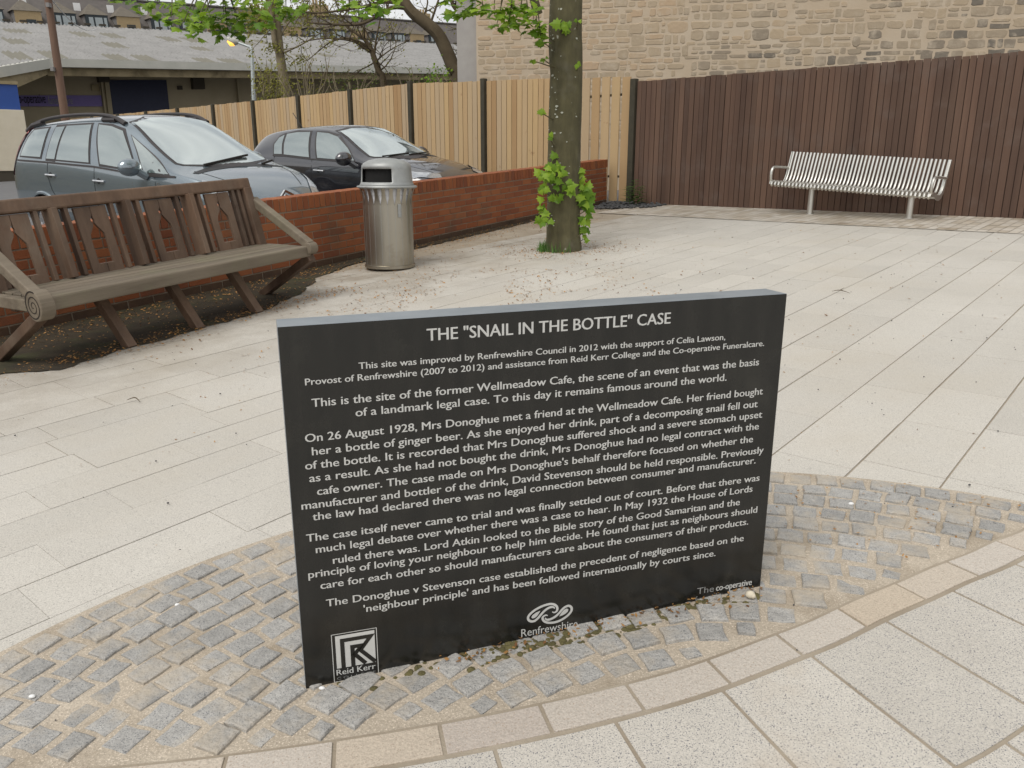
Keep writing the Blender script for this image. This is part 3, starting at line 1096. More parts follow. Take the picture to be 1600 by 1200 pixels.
# local x along, y backwards, z up; the whole seat hangs lower at the right
Mt = Matrix.Translation((0, 0, 0.0)) @ Matrix.Rotation(R(3.3), 4, 'Y')
prof = [(-0.255, 0.345), (-0.275, 0.365), (-0.268, 0.39), (-0.24, 0.402), (-0.12, 0.395), (-0.02, 0.362), (0.06, 0.358), (0.115, 0.378), (0.155, 0.418), (0.185, 0.475), (0.21, 0.56), (0.24, 0.68), (0.268, 0.785)]
mb = MB()
nb = 41
for i in range(nb):
    x = -0.465 + 1.97 * i / (nb - 1)
    mb.tube([(x, y, z) for y, z in prof], 0.0155, 8, Mt, tint=0.5)
mb.build('slat_seat', M['steel'], sbench, smooth=True)
mb = MB()
mb.box((0.52, 0.06, 0.34), (1.95, 0.05, 0.02), Mt)
mb.build('cross_bar', M['steel'], sbench)
for x in (-0.485, 1.525):
    mb = MB()
    pr2 = prof[1:]
    th = [0.026] * len(pr2)
    vs = []
    up_, dn = [], []
    for i, (y, z) in enumerate(pr2):
        a, b = pr2[max(i - 1, 0)], pr2[min(i + 1, len(pr2) - 1)]
        t = Vector((b[0] - a[0], b[1] - a[1])).normalized()
        k = 0.022 + 0.030 * math.exp(-((i - 6) / 3.0) ** 2)
        up_.append((y - t.y * 0.018, z + t.x * 0.018))
        dn.append((y + t.y * k, z - t.x * k))
    poly = up_ + dn[::-1]
    mb.prism([Vector((x - 0.006, y, z)) for y, z in poly], (0.012, 0, 0), Mt)
    mb.build('end_plate', M['steel'], sbench)
    mb = MB()
    arm = smooth_path([(-0.262, 0.395, 0), (-0.285, 0.47, 0), (-0.275, 0.545, 0), (-0.225, 0.582, 0), (-0.10, 0.585, 0), (0.06, 0.58, 0), (0.222, 0.575, 0)], 4)
    mb.tube([(x, p.x, p.y) for p in arm], 0.017, 8, Mt)
    mb.build('armrest', M['steel'], sbench, smooth=True)
for x, hgt in ((0.0, 0.375), (1.254, 0.305)):
    mb = MB()
    mb.tube([(x, 0.0, -0.01), (x, 0.0, hgt)], 0.038, 16)
    mb.tube([(x, 0.0, -0.004), (x, 0.0, 0.012)], 0.055, 16)
    mb.build('leg', M['steel'], sbench, smooth=True)

# ------------------------------------------------------------------ the litter bin
bn4 = Matrix.Translation(G(-1.18, 7.74))
bin_o = thing('litter_bin', 'round stainless steel litter bin with grey domed hood, beside the brick wall', 'litter bin', mat4=bn4)
RB = 0.232
mb = MB()
ns = 22
for i in range(ns):
    a0 = 2 * math.pi * (i + 0.025) / ns
    a1 = 2 * math.pi * (i + 0.975) / ns
    rows = [(RB + 0.0005, 0.60), (RB + 0.001, 0.625), (RB + 0.004, 0.665), (RB + 0.014, 0.71), (RB + 0.030, 0.752)]
    vs = []
    for j, (rr, z) in enumerate(rows):
        sh = (1.0, 0.9, 0.62, 0.5, 0.5)[j]
        am, hw_ = (a0 + a1) / 2, (a1 - a0) / 2 * sh
        for q in range(6):
            a = am - hw_ + 2 * hw_ * q / 5
            vs.append((rr * math.cos(a), rr * math.sin(a), z))
    fs = [(r_ * 6 + q, r_ * 6 + q + 1, r_ * 6 + 7 + q, r_ * 6 + 6 + q) for r_ in range(len(rows) - 1) for q in range(5)]
    mb.add(vs, fs, 0.5)
mb.lathe([(RB, 0.03), (RB, 0.605)], 88, tint=0.5)
body_ = mb.build('slat_body', M['steel_bin'], bin_o, smooth=True)
mb = MB()
for i in range(ns):
    a = 2 * math.pi * i / ns
    mb.box((0, 0, 0.315), (0.003, 0.0022, 0.57), Matrix.Translation((math.cos(a) * (RB - 0.0008), math.sin(a) * (RB - 0.0008), 0)) @ Matrix.Rotation(a, 4, 'Z'))
mb.build('slat_joints', M['bin_hood'], body_)
mb = MB()
mb.lathe([(RB - 0.009, 0.608), (RB - 0.009, 0.69), (RB - 0.004, 0.692), (RB - 0.002, 0.76)], 40)
mb.build('liner', M['liner'], bin_o, smooth=True)
mb = MB()
mb.lathe([(0.02, 0.005), (RB - 0.004, 0.005), (RB + 0.010, 0.012), (RB + 0.010, 0.038), (RB + 0.002, 0.042)], 40)
mb.build('base_ring', M['steel_bin'], bin_o, smooth=True)
mb = MB()
mb.lathe([(RB + 0.012, 0.745), (RB + 0.046, 0.752), (RB + 0.052, 0.762), (RB + 0.046, 0.772), (RB + 0.010, 0.776)], 44)
mb.build('rim', M['bin_hood'], bin_o, smooth=True)
# hood with an opening cut to the front left
mb = MB()
op0, op1 = R(205), R(292)
hp = [(RB + 0.028, 0.774), (RB + 0.016, 0.79), (RB + 0.010, 0.806), (RB, 0.925), (RB - 0.004, 0.955), (RB - 0.022, 0.978), (RB - 0.07, 1.002), (RB - 0.14, 1.018), (0.002, 1.026)]
nh = 72
vs, fs = [], []
for rr, z in hp:
    for k in range(nh):
        a = 2 * math.pi * k / nh
        vs.append((rr * math.cos(a), rr * math.sin(a), z))
for i in range(len(hp) - 1):
    for k in range(nh):
        a = 2 * math.pi * (k + 0.5) / nh
        if i == 2 and (op0 < a < op1 or op0 < a + math.pi - 0.0 < op1 and False):
            continue
        k2 = (k + 1) % nh
        fs.append((i * nh + k, i * nh + k2, (i + 1) * nh + k2, (i + 1) * nh + k))
mb.add(vs, fs)
hood = mb.build('hood', M['bin_hood'], bin_o, smooth=True, solid=0)
so = hood.modifiers.new('thick', 'SOLIDIFY')
so.thickness = 0.008
mb = MB()
mb.lathe([(0.16, 0.77), (RB - 0.03, 0.77), (RB - 0.03, 0.945), (0.05, 0.99)], 36)
mb.build('hood_lining', M['hole'], hood, smooth=True)
mb = MB()
al = R(305)
for dz, hh_ in ((0.56, 0.10), (0.505, 0.03)):
    mb.box((0, 0, 0), (0.012, 0.03, hh_), Matrix.Translation((math.cos(al) * (RB + 0.006), math.sin(al) * (RB + 0.006), dz)) @ Matrix.Rotation(al, 4, 'Z'))
mb.build('lock', M['bin_hood'], bin_o, bevel=0.003)

# ------------------------------------------------------------------ the red brick wall
rng = random.Random(31)
wsl = GA * WE.x + GB * WE.y
wm4 = frame(G(W0.x, W0.y), WA, wsl)
wall = thing('brick_wall', 'low red brick garden wall topped with bricks on edge, between the plaza and parked cars', 'wall', mat4=wm4)
TH = 0.215                                   # local y runs to the car park
U0, U1 = -9.6, 5.06
mb = MB()
mb.box(((U0 + U1) / 2, TH / 2, 0.2875), (U1 - U0 - 0.012, TH - 0.012, 0.575))
mb.build('mortar', M['mortar'], wall)
mb = MB()
nrow = 8
for i in range(nrow):
    z = i * 0.0715 + 0.0
    x = U0 + (0.1125 if i % 2 else 0.0)
    if i % 2:
        mb.box((U0 + 0.05, TH / 2, z + 0.031), (0.1, TH, 0.061), tint=rng.random())
    while x < U1 - 0.02:
        l = min(0.215, U1 - x)
        jit = rng.uniform(-0.0015, 0.0015)
        mb.box((x + l / 2, TH / 2 + jit, z + 0.031), (l - 0.001, TH, 0.0615), tint=rng.random(), mi=1 if i == 0 else 0)
        x += 0.225
mb.build('brickwork', [M['brick'], M['damp']], wall, bevel=0.003)
mb = MB()
mb.box(((U0 + U1) / 2, TH / 2, 0.636), (U1 - U0 - 0.01, TH - 0.012, 0.12))
mb.build('coping_mortar', M['mortar'], wall)
mb = MB()
x = U0
while x < U1 - 0.03:
    mb.box((x + 0.032, TH / 2 + rng.uniform(-0.002, 0.002), 0.6375 + rng.uniform(-0.0015, 0.0015)), (0.0635, TH + 0.004, 0.126), tint=rng.random())
    x += 0.0735
mb.build('coping', M['brick'], wall, bevel=0.004)

# ------------------------------------------------------------------ the fences (one straight line, level tops)
fm4 = frame(Vector((F0.x, F0.y, 0)), FA)
fsl = GA * FE.x + GB * FE.y
rng = random.Random(17)
dark = thing('brown_fence', 'tall dark brown stained close-board fence behind the steel bench', 'fence', mat4=fm4)
gF = gz(F0.x, F0.y)
mb = MB()
s = 0.06
while s < 12:
    wd = rng.uniform(0.074, 0.092)
    top = 2.532 + rng.uniform(-0.006, 0.006) - 0.0025 * s
    th = rng.uniform(-0.005, 0.005)
    c, sn = s + wd / 2, th
    zb = gF + fsl * s - 0.02
    mb.box((c, rng.uniform(-0.016, -0.004), (top + zb) / 2), (wd - 0.007, 0.018, top - zb), tint=rng.random())
    s += wd
mb.build('boards', M['fence_dark'], dark, bevel=0.002)
mb = MB()
mb.prism([(0.06, 0.008, gF - 0.05), (12, 0.008, gF + fsl * 12 - 0.05), (12, 0.008, 2.47), (0.06, 0.008, 2.50)], (0, 0.012, 0))
mb.build('gap_shade_sheet', M['groove'], dark)  # near-black sheet standing in for the shade between the boards
for z in (1.05, 1.7, 2.3):
    mb = MB()
    mb.box((6, 0.045, z), (12, 0.045, 0.09))
    mb.build('rail', M['fence_dark'], dark)
mb = MB()
mb.box((0.0, -0.02, (2.575 + gF) / 2), (0.10, 0.10, 2.575 - gF))
mb.build('post', M['post_dark'], dark, bevel=0.01)

tan = thing('timber_fence', 'pale new timber close-board fence with dark posts beyond the brick wall', 'fence', mat4=fm4)
TOP = [(0, 2.61), (-0.21, 2.619), (-1.03, 2.655), (-2.29, 2.718), (-3.27, 2.755), (-5.29, 2.842), (-7.24, 2.826), (-9.08, 2.81), (-10.9, 2.802), (-40, 2.80)]


def ftop(s):
    for (a, za), (b, zb) in zip(TOP, TOP[1:]):
        if b <= s <= a:
            return za + (zb - za) * (a - s) / (a - b)
    return 2.8


posts = [-1.30, -3.27] + [-5.29 - 1.95 * k for k in range(10)]
edges = [0.0] + posts
for bi in range(len(edges) - 1):
    a, b = edges[bi], edges[bi + 1]
    mb = MB()
    if bi == 0:
        n_, gap = 6, 0.044
    else:
        n_, gap = 15, 0.011
    a_, b_ = a - 0.055, b + 0.055
    pw = (a_ - b_) / n_
    for i in range(n_):
        s = a_ - pw * (i + 0.5)
        zt = ftop(s) + rng.uniform(-0.006, 0.006)
        zb = gF + fsl * s + 0.03
        mb.box((s, rng.uniform(-0.003, 0.003), (zt + zb) / 2), (pw - gap, 0.02, zt - zb), tint=rng.random())
    mb.build('boards', M['fence_tan'], tan, bevel=0.002)
    if bi:
        mb = MB()
        mb.prism([(b + 0.05, 0.014, gF + fsl * b), (a - 0.05, 0.014, gF + fsl * a), (a - 0.05, 0.014, ftop(a) - 0.05), (b + 0.05, 0.014, ftop(b) - 0.05)], (0, 0.008, 0))
        mb.build('gap_shade_sheet', M['post_dark'], tan)  # dark sheet added behind the bay so its board gaps look shaded
    for dz in (0.28, 1.55):
        mb = MB()
        zc = (ftop(a) + ftop(b)) / 2 - dz
        mb.box(((a + b) / 2, 0.045, zc), (a - b - 0.08, 0.04, 0.035))
        mb.build('rail', M['post_dark'], tan)
    mb = MB()
    zt = ftop(b) + (0.04 if bi < 3 else 0.015)
    zb = gF + fsl * b - 0.05
    mb.box((b, -0.02, (zt + zb) / 2), (0.095, 0.10, zt - zb))
    mb.build('post', M['post_dark'], tan, bevel=0.008)

# ------------------------------------------------------------------ the rubble-stone building
rng = random.Random(77)
BWA = R(-10.6)
Bo = Vector((-0.72 * 1.0, 17.3))
bw4 = frame(Vector((Bo.x, Bo.y, 0)), BWA)
hall = thing('stone_building', 'tall blank sandstone rubble gable wall rising behind the brown fence', 'building', mat4=bw4)
BLEN, BH = 15.0, 8.5
mb = MB()
mb.box((BLEN / 2, 4.0, BH / 2), (BLEN, 8.0, BH))
mb.build('wall', M['lime'], hall)
mb = MB()
zx = 0.02
while zx < BLEN - 0.3:
    zw = min(rng.uniform(0.9, 2.2), BLEN - zx)
    z = 1.5 + rng.uniform(0, 0.2)
    while z < 7.6:
        hgt = rng.choice((0.08, 0.10, 0.12, 0.15, 0.18, 0.21)) * rng.uniform(0.9, 1.1)
        x = zx + (rng.uniform(-0.12, 0.12) if zx > 0.1 else 0)
        xe = zx + zw + rng.uniform(-0.02, 0.06)
        sl = rng.uniform(-0.012, 0.012)
        while x < xe - 0.05:
            ln = min(rng.uniform(0.10, 0.40) * (0.75 + hgt * 1.6), xe - x)
            split = hgt > 0.18 and rng.random() < 0.35
            for part in range(2 if split else 1):
                h0 = hgt / 2 if split else hgt
                zz = z + part * h0 + sl * (x - zx) + rng.uniform(-0.008, 0.008)
                mg = rng.choice((0.006, 0.010, 0.014, 0.02, 0.03))
                cx, cz = x + ln / 2, zz + h0 / 2
                hx, hz = ln / 2 - mg, h0 / 2 - mg * 0.8
                if hx < 0.03 or hz < 0.018 or rng.random() < 0.03:
                    continue
                rx = rng.uniform(0.6, 0.95)
                base = []
                for sx, sz in ((-1, -rx), (-rx, -1), (0, -1), (rx, -1), (1, -rx), (1, 0), (1, rx), (rx, 1), (0, 1), (-rx, 1), (-1, rx), (-1, 0)):
                    base.append((cx + hx * sx * (1 + rng.uniform(-0.13, 0.06)), cz + hz * sz * (1 + rng.uniform(-0.18, 0.08))))
                dep = rng.uniform(0.002, 0.009)
                # soot on the stones low at the far right and along two old downpipe lines
                soot = max(0.0, min(1.0, (cx - 7.2) / 2.2)) * max(0, 1 - (cz - 2.9) / 1.5)
                if abs(cx - 5.62) < 0.13:
                    soot = max(soot, 0.38)
                if cz < 3.45 and 3.9 < cx:
                    soot = max(soot, 0.38)
                tn = rng.uniform(0.5, 1.0) if cx < 4.0 else rng.uniform(0.4, 0.85)
                if cx > 4.5 and rng.random() < 0.15:
                    tn -= 0.25
                tn = min(1.0, max(0.0, tn - soot * rng.uniform(0.3, 1.0)))
                vs = [(a, 0.0, b) for a, b in base] + [(cx + (a - cx) * 0.9, -dep, cz + (b - cz) * 0.88) for a, b in base]
                n = len(base)
                mb.add(vs, [tuple(range(n, 2 * n))] + [(i, (i + 1) % n, n + (i + 1) % n, n + i) for i in range(n)], tn)
            x += ln
        z += hgt
    zx += zw
mb.build('stonework', M['rubble'], hall)
mb = MB()
mb.box((-0.215, 0.9, 2.315), (0.43, 1.6, 4.63))
mb.build('rendered_pier', M['render_grey'], hall, bevel=0.01)
mb = MB()
mb.box((-0.27, 0.85, 4.66), (0.62, 1.75, 0.06))
mb.build('pier_cap', M['frame_dark'], hall)
mb = MB()
mb.box((2.83, -0.03, 5.8), (0.035, 0.04, 2.65))
mb.build('pipe', M['render_grey'], hall)
mb = MB()
mb.box((BLEN / 2, 4.0, BH + 0.1), (BLEN + 0.4, 8.4, 0.2))
mb.build('roof', M['slate'], hall)

# ------------------------------------------------------------------ cars
def car(name, label, group, org, ang, dz, stations, paint, wheels, glass_polys, ws, extras):
    c4 = frame(G(org[0], org[1], dz), ang, GA * math.cos(ang) + GB * math.sin(ang), -GA * math.sin(ang) + GB * math.cos(ang))
    root = thing(name, label, 'car', mat4=c4, group=group)
    me = bpy.data.meshes.new('body')
    bm = bmesh.new()
    rows = []
    for x, zb, wd, wb, zbelt, zs, wr2, zt in stations:
        h = [(0, zb), (wd * 0.72, zb), (wd - 0.035, zb + 0.10), (wd, zb + 0.42 * (zbelt - zb)), (wd * 0.992, zb + 0.78 * (zbelt - zb)), (wb, zbelt),
             ((wb + wr2) / 2 + 0.02, (zbelt + zs) / 2), (wr2, zs), (wr2 * 0.86, zs + (zt - zs) * 0.55), (wr2 * 0.45, zs + (zt - zs) * 0.92), (0, zt)]
        full = [(-y, z) for y, z in h] + [(y, z) for y, z in h[-2:0:-1]]
        rows.append([bm.verts.new((x, y, z)) for y, z in full])
    m_ = len(rows[0])
    for a, b in zip(rows, rows[1:]):
        for k in range(m_):
            bm.faces.new((a[k], a[(k + 1) % m_], b[(k + 1) % m_], b[k]))
    bm.faces.new(rows[0][::-1])
    bm.faces.new(rows[-1])
    bmesh.ops.recalc_face_normals(bm, faces=bm.faces)
    for f in bm.faces:
        f.smooth = True
    bm.to_mesh(me)
    bm.free()
    tmp = bpy.data.objects.new('body', me)
    C.objects.link(tmp)
    sub = tmp.modifiers.new('s', 'SUBSURF')
    sub.levels = 3
    sub.render_levels = 3
    dg = bpy.context.evaluated_depsgraph_get()
    me2 = bpy.data.meshes.new_from_object(tmp.evaluated_get(dg))
    bpy.data.objects.remove(tmp)
    bm = bmesh.new()
    bm.from_mesh(me2)
    bvh = BVHTree.FromBMesh(bm)
    kill = []
    for f in bm.faces:
        ce = f.calc_center_median()
        for wx, wz, wrad in wheels:
            if math.hypot(ce.x - wx, ce.z - wz) < wrad + 0.065 and abs(ce.y) > 0.45:
                kill.append(f)
                break
    bmesh.ops.delete(bm, geom=kill, context='FACES')
    bm.to_mesh(me2)
    bm.free()
    me2.name = 'body'
    me2.materials.clear()
    me2.materials.append(paint)
    body = bpy.data.objects.new('body', me2)
    C.objects.link(body)
    body.parent = root

    def drape(poly, mode, off, name_, m, parent=root, maxe=0.10, sgn=-1):
        b2 = bmesh.new()
        b2.faces.new([b2.verts.new((p[0], p[1], 0)) for p in poly])
        bmesh.ops.triangulate(b2, faces=b2.faces[:])
        for _ in range(5):
            ed = [e for e in b2.edges if e.calc_length() > maxe]
            if not ed:
                break
            bmesh.ops.subdivide_edges(b2, edges=ed, cuts=1)
            bmesh.ops.triangulate(b2, faces=b2.faces[:])
        for v in b2.verts:
            if mode == 'side':
                o_ = Vector((v.co.x, sgn * 3, v.co.y))
                d_ = Vector((0, -sgn, 0))
            elif mode == 'front':
                o_ = Vector((8, v.co.x, v.co.y))
                d_ = Vector((-1, 0, 0))
            elif mode == 'rear':
                o_ = Vector((-4, v.co.x, v.co.y))
                d_ = Vector((1, 0, 0))
            else:
                o_ = Vector((v.co.x, v.co.y, 5))
                d_ = Vector((0, 0, -1))
            hit, nor, _i, _d = bvh.ray_cast(o_, d_)
            if hit is None:
                hit, nor, _i, _d = bvh.find_nearest(o_ + d_ * 2.2)
            v.co = hit + nor * off
        for f in b2.faces:
            f.smooth = True
        me_ = bpy.data.meshes.new(name_)
        bmesh.ops.recalc_face_normals(b2, faces=b2.faces[:])
        b2.to_mesh(me_)
        b2.free()
        me_.materials.append(m)
        o2 = bpy.data.objects.new(name_, me_)
        C.objects.link(o2)
        o2.parent = parent
        return o2

    def strip(path, wd, mode, off, name_, m, parent=root, sgn=-1):
        path = [Vector(p) for p in path]
        l, r_ = [], []
        for i, p in enumerate(path):
            t = (path[min(i + 1, len(path) - 1)] - path[max(i - 1, 0)]).normalized()
            nn = Vector((-t.y, t.x)) * wd / 2
            l.append(tuple(p + nn))
            r_.append(tuple(p - nn))
        return drape(l + r_[::-1], mode, off, name_, m, parent, 0.12, sgn)

    def grow(poly, k):
        cx = sum(p[0] for p in poly) / len(poly)
        cy = sum(p[1] for p in poly) / len(poly)
        out = []
        for p in poly:
            d_ = Vector((p[0] - cx, p[1] - cy))
            out.append((p[0] + d_.x / d_.length * k, p[1] + d_.y / d_.length * k))
        return out
    for sgn in (-1, 1):
        for poly in glass_polys:
            fr_ = drape(grow(poly, 0.035), 'side', 0.003, 'window', M['trim'], sgn=sgn)
            drape(poly, 'side', 0.007, 'pane', M['glass_side'], fr_, sgn=sgn)
    fr_ = drape(grow(ws, 0.03), 'front', 0.003, 'windscreen', M['trim'])
    drape(ws, 'front', 0.007, 'pane', M['glass_front'], fr_)
    for wx, wz, wrad in wheels:
        for sgn in (-1, 1):
            yw = stations[len(stations) // 2][2] - 0.10
            wh = MB()
            W4 = Matrix.Translation((wx, sgn * (yw - 0.02), wz)) @ Matrix.Rotation(R(90) * -sgn, 4, 'X')
            wh.lathe([(wrad - 0.12, -0.08), (wrad - 0.02, -0.09), (wrad, -0.06), (wrad, 0.06), (wrad - 0.02, 0.09), (wrad - 0.11, 0.095)], 32, W4)
            ty = wh.build('wheel', M['rubber'], root, smooth=True)
            rm = MB()
            rm.lathe([(wrad - 0.11, 0.09), (wrad - 0.125, 0.07), (wrad - 0.14, 0.03)], 32, W4)
            for k in range(7):
                an = 2 * math.pi * k / 7
                rm.bar((0.03 * math.cos(an), 0.03 * math.sin(an), 0.075), ((wrad - 0.115) * math.cos(an), (wrad - 0.115) * math.sin(an), 0.082), 0.05, 0.02, M=W4)
            rm.lathe([(0.001, 0.09), (0.05, 0.088), (0.055, 0.06)], 16, W4)
            rm.build('rim', M['rim'], ty, smooth=False)
            ar = MB()
            ar.lathe([(wrad + 0.09, -0.45), (wrad + 0.09, 0.07)], 32, W4)
            ar.lathe([(0.02, -0.2), (wrad + 0.09, -0.2)], 32, W4)
            ar.build('wheel_arch', M['hole'], root)
            lip = MB()
            yo = yw + 0.085
            lp = []
            for k in range(25):
                an = R(-25) + R(230) * k / 24
                px_, pz_ = wx + (wrad + 0.07) * math.cos(an), wz + (wrad + 0.07) * math.sin(an)
                h_, nn, _i, _d = bvh.ray_cast(Vector((px_, sgn * 3, pz_)), Vector((0, -sgn, 0)))
                if h_ is not None:
                    lp.append(h_)
            if len(lp) > 3:
                lip.tube(lp, 0.024, 6)
                lip.build('arch_lip', paint, root, smooth=True)
    extras(root, drape, strip, bvh)
    return root


def mirror(root, x, y, z, sgn, paint):
    mb = MB()
    mb.ball((x, y, z), 0.128, 8, sc=(0.75, 1.15, 0.80))
    mb.tube([(x + 0.02, y - sgn * 0.08, z - 0.05), (x + 0.06, y - sgn * 0.17, z - 0.12)], 0.045, 8)
    mb.build('door_mirror', paint, root, smooth=True)


def handle(root, x, y, z):
    mb = MB()
    mb.ball((x - 0.01, y + 0.012, z), 0.055, 6, sc=(1.1, 0.35, 0.8))
    cup = mb.build('door_handle', M['hole'], root, smooth=True)
    mb = MB()
    mb.tube([(x - 0.11, y - 0.008, z + 0.012), (x - 0.05, y - 0.035, z + 0.012), (x + 0.05, y - 0.035, z + 0.006), (x + 0.11, y - 0.008, z)], 0.014, 8)
    mb.build('grip', M['chrome'], cup, smooth=True)


MPV_ST = [(0.13, .44, .66, .60, .76, .80, .50, .82), (0.19, .32, .80, .76, .98, 1.03, .58, 1.06), (0.34, .26, .87, .81, 1.13, 1.33, .66, 1.38), (0.50, .25, .88, .83, 1.165, 1.50, .66, 1.56),
          (0.70, .24, .885, .84, 1.155, 1.545, .66, 1.615), (1.2, .22, .89, .85, 1.125, 1.575, .655, 1.645), (2.0, .20, .90, .86, 1.07, 1.585, .645, 1.655), (2.5, .20, .90, .86, 1.015, 1.55, .64, 1.63),
          (2.72, .2, .90, .86, .99, 1.47, .65, 1.575), (3.05, .2, .90, .86, .96, 1.27, .68, 1.40), (3.4, .2, .89, .855, .945, 1.075, .72, 1.185), (3.72, .2, .885, .845, .925, .955, .76, 1.0),
          (3.86, .2, .88, .83, .90, .925, .74, .965), (4.12, .2, .86, .79, .845, .865, .66, .905), (4.38, .22, .80, .71, .71, .74, .56, .785), (4.57, .26, .68, .60, .56, .60, .45, .65), (4.66, .34, .52, .47, .48, .50, .32, .53)]


def mpv_extras(root, drape, strip, bvh):
    for sgn in (-1, 1):
        handle_pts = ((1.26, 0.935), (2.30, 0.86))
        if sgn == -1:
            for hx, hz in handle_pts:
                h_, n_, _i, _d = bvh.ray_cast(Vector((hx, -3, hz)), Vector((0, 1, 0)))
                handle(root, hx, h_.y, hz)
        mirror(root, 3.17 if sgn < 0 else 2.95, sgn * 1.03, 1.03, sgn, M['car_blue'])
        # roof rail
        mb = MB()
        path = smooth_path([(0.46, 1.50, 0), (0.66, 1.585, 0), (1.05, 1.645, 0), (1.6, 1.665, 0), (2.1, 1.65, 0), (2.42, 1.605, 0), (2.62, 1.52, 0)], 5)
        mb.tube([(p.x, sgn * 0.605, p.y) for p in path], [0.02 + 0.016 * abs(2 * i / (len(path) - 1) - 1) ** 2 for i in range(len(path))], 8)
        for xx, zz in ((0.72, 1.565), (2.32, 1.585)):
            mb.tube([(xx - 0.13, sgn * 0.605, zz), (xx + 0.13, sgn * 0.605, zz + (0.03 if xx < 1 else -0.01))], 0.035, 8)
        mb.build('roof_rail', M['trim'], root, smooth=True)
        drape([(0.20, 0.93), (0.30, 0.94), (0.42, 1.17), (0.57, 1.44), (0.66, 1.55), (0.50, 1.57), (0.33, 1.36), (0.20, 1.08)], 'side', 0.012, 'tail_light', M['tail'], sgn=sgn)
        drape([(4.06, sgn * 0.755), (4.28, sgn * 0.665), (4.46, sgn * 0.52), (4.545, sgn * 0.46), (4.50, sgn * 0.60), (4.34, sgn * 0.735), (4.12, sgn * 0.80)], 'top', 0.010, 'headlight', M['lamp_glass'])
        strip([(1.20, 1.10), (1.18, 0.95), (1.24, 0.75), (1.40, 0.52), (1.45, 0.35)], 0.010, 'side', 0.002, 'door_seam', M['hole'], sgn=sgn)
        strip([(2.21, 1.03), (2.20, 0.8), (2.21, 0.35)], 0.010, 'side', 0.002, 'door_seam', M['hole'], sgn=sgn)
        strip([(3.36, 0.92), (3.40, 0.7), (3.38, 0.35)], 0.010, 'side', 0.002, 'door_seam', M['hole'], sgn=sgn)
        strip([(0.44, 1.135), (1.15, 1.10), (2.2, 1.035), (3.2, 0.925), (3.72, 0.905)], 0.022, 'side', 0.009, 'belt_trim', M['trim'], sgn=sgn)
        strip([(3.80, sgn * 0.64), (4.10, sgn * 0.57), (4.42, sgn * 0.42)], 0.010, 'top', 0.002, 'bonnet_seam', M['hole'])
        strip([(1.35, 0.50), (2.2, 0.47), (3.4, 0.45)], 0.035, 'side', 0.010, 'side_moulding', M['chrome'], sgn=sgn)
    for a, b in (((3.72, -0.42, 1.02), (3.60, 0.35, 1.10)), ((3.80, 0.40, 0.99), (3.74, 0.62, 1.02))):
        mb = MB()
        mb.bar(a, b, 0.03, 0.025)
        mb.build('wiper', M['black'], root)
    drape([(3.84, -0.70), (3.76, -0.40), (3.72, 0.0), (3.76, 0.40), (3.84, 0.70), (3.90, 0.66), (3.86, 0.35), (3.83, 0), (3.86, -0.35), (3.90, -0.66)], 'top', 0.004, 'scuttle', M['black'])
    mb = MB()
    for k in (0.0, 0.055):
        mb.bar((4.60, -0.10, 0.575 + k), (4.565, 0.0, 0.635 + k), 0.02, 0.028)
        mb.bar((4.565, 0.0, 0.635 + k), (4.60, 0.10, 0.575 + k), 0.02, 0.028)
    mb.tube([(4.47, -0.55, 0.61), (4.56, -0.28, 0.60), (4.61, -0.1, 0.585)], 0.012, 6)
    mb.tube([(4.61, 0.1, 0.585), (4.56, 0.28, 0.60), (4.47, 0.55, 0.61)], 0.012, 6)
    mb.build('bonnet_badge', M['chrome'], root)
    vs, fs = text_mesh('Picasso', 0.10)
    mb = MB()
    h_, n_, _i, _d = bvh.ray_cast(Vector((3.50, -3, 0.80)), Vector((0, 1, 0)))
    mb.add([(3.55 + p.x, h_.y - 0.006, 0.775 + p.y) for p in vs], fs)
    mb.build('wing_lettering', M['chrome'], root)


MPV_GL = [[(0.54, 1.19), (1.03, 1.165), (1.06, 1.30), (1.09, 1.52), (0.74, 1.505), (0.66, 1.42)],
          [(1.17, 1.145), (1.36, 1.135), (1.40, 1.33), (1.45, 1.53), (1.25, 1.525)],
          [(1.40, 1.13), (2.10, 1.085), (2.05, 1.32), (2.01, 1.535), (1.49, 1.535), (1.44, 1.33)],
          [(2.33, 1.065), (3.02, 0.985), (2.83, 1.22), (2.64, 1.44), (2.42, 1.50), (2.16, 1.53), (2.23, 1.32)],
          [(3.17, 0.965), (3.60, 0.935), (3.30, 1.10), (2.80, 1.38), (2.97, 1.20)]]
MPV_WS = [(-0.62, 1.03), (-0.30, 1.01), (0, 1.005), (0.30, 1.01), (0.62, 1.03), (0.66, 1.05), (0.60, 1.30), (0.53, 1.53), (0.25, 1.585), (-0.25, 1.585), (-0.53, 1.53), (-0.60, 1.30), (-0.66, 1.05)]
car('parked_car', 'blue grey people carrier with roof rails, parked behind the wooden bench', 'cars parked beyond the wall', (-6.6, 12.15), R(-31), -0.06,
    MPV_ST, M['car_blue'], [(0.97, 0.32, 0.325), (3.70, 0.32, 0.325)], MPV_GL, MPV_WS, mpv_extras)

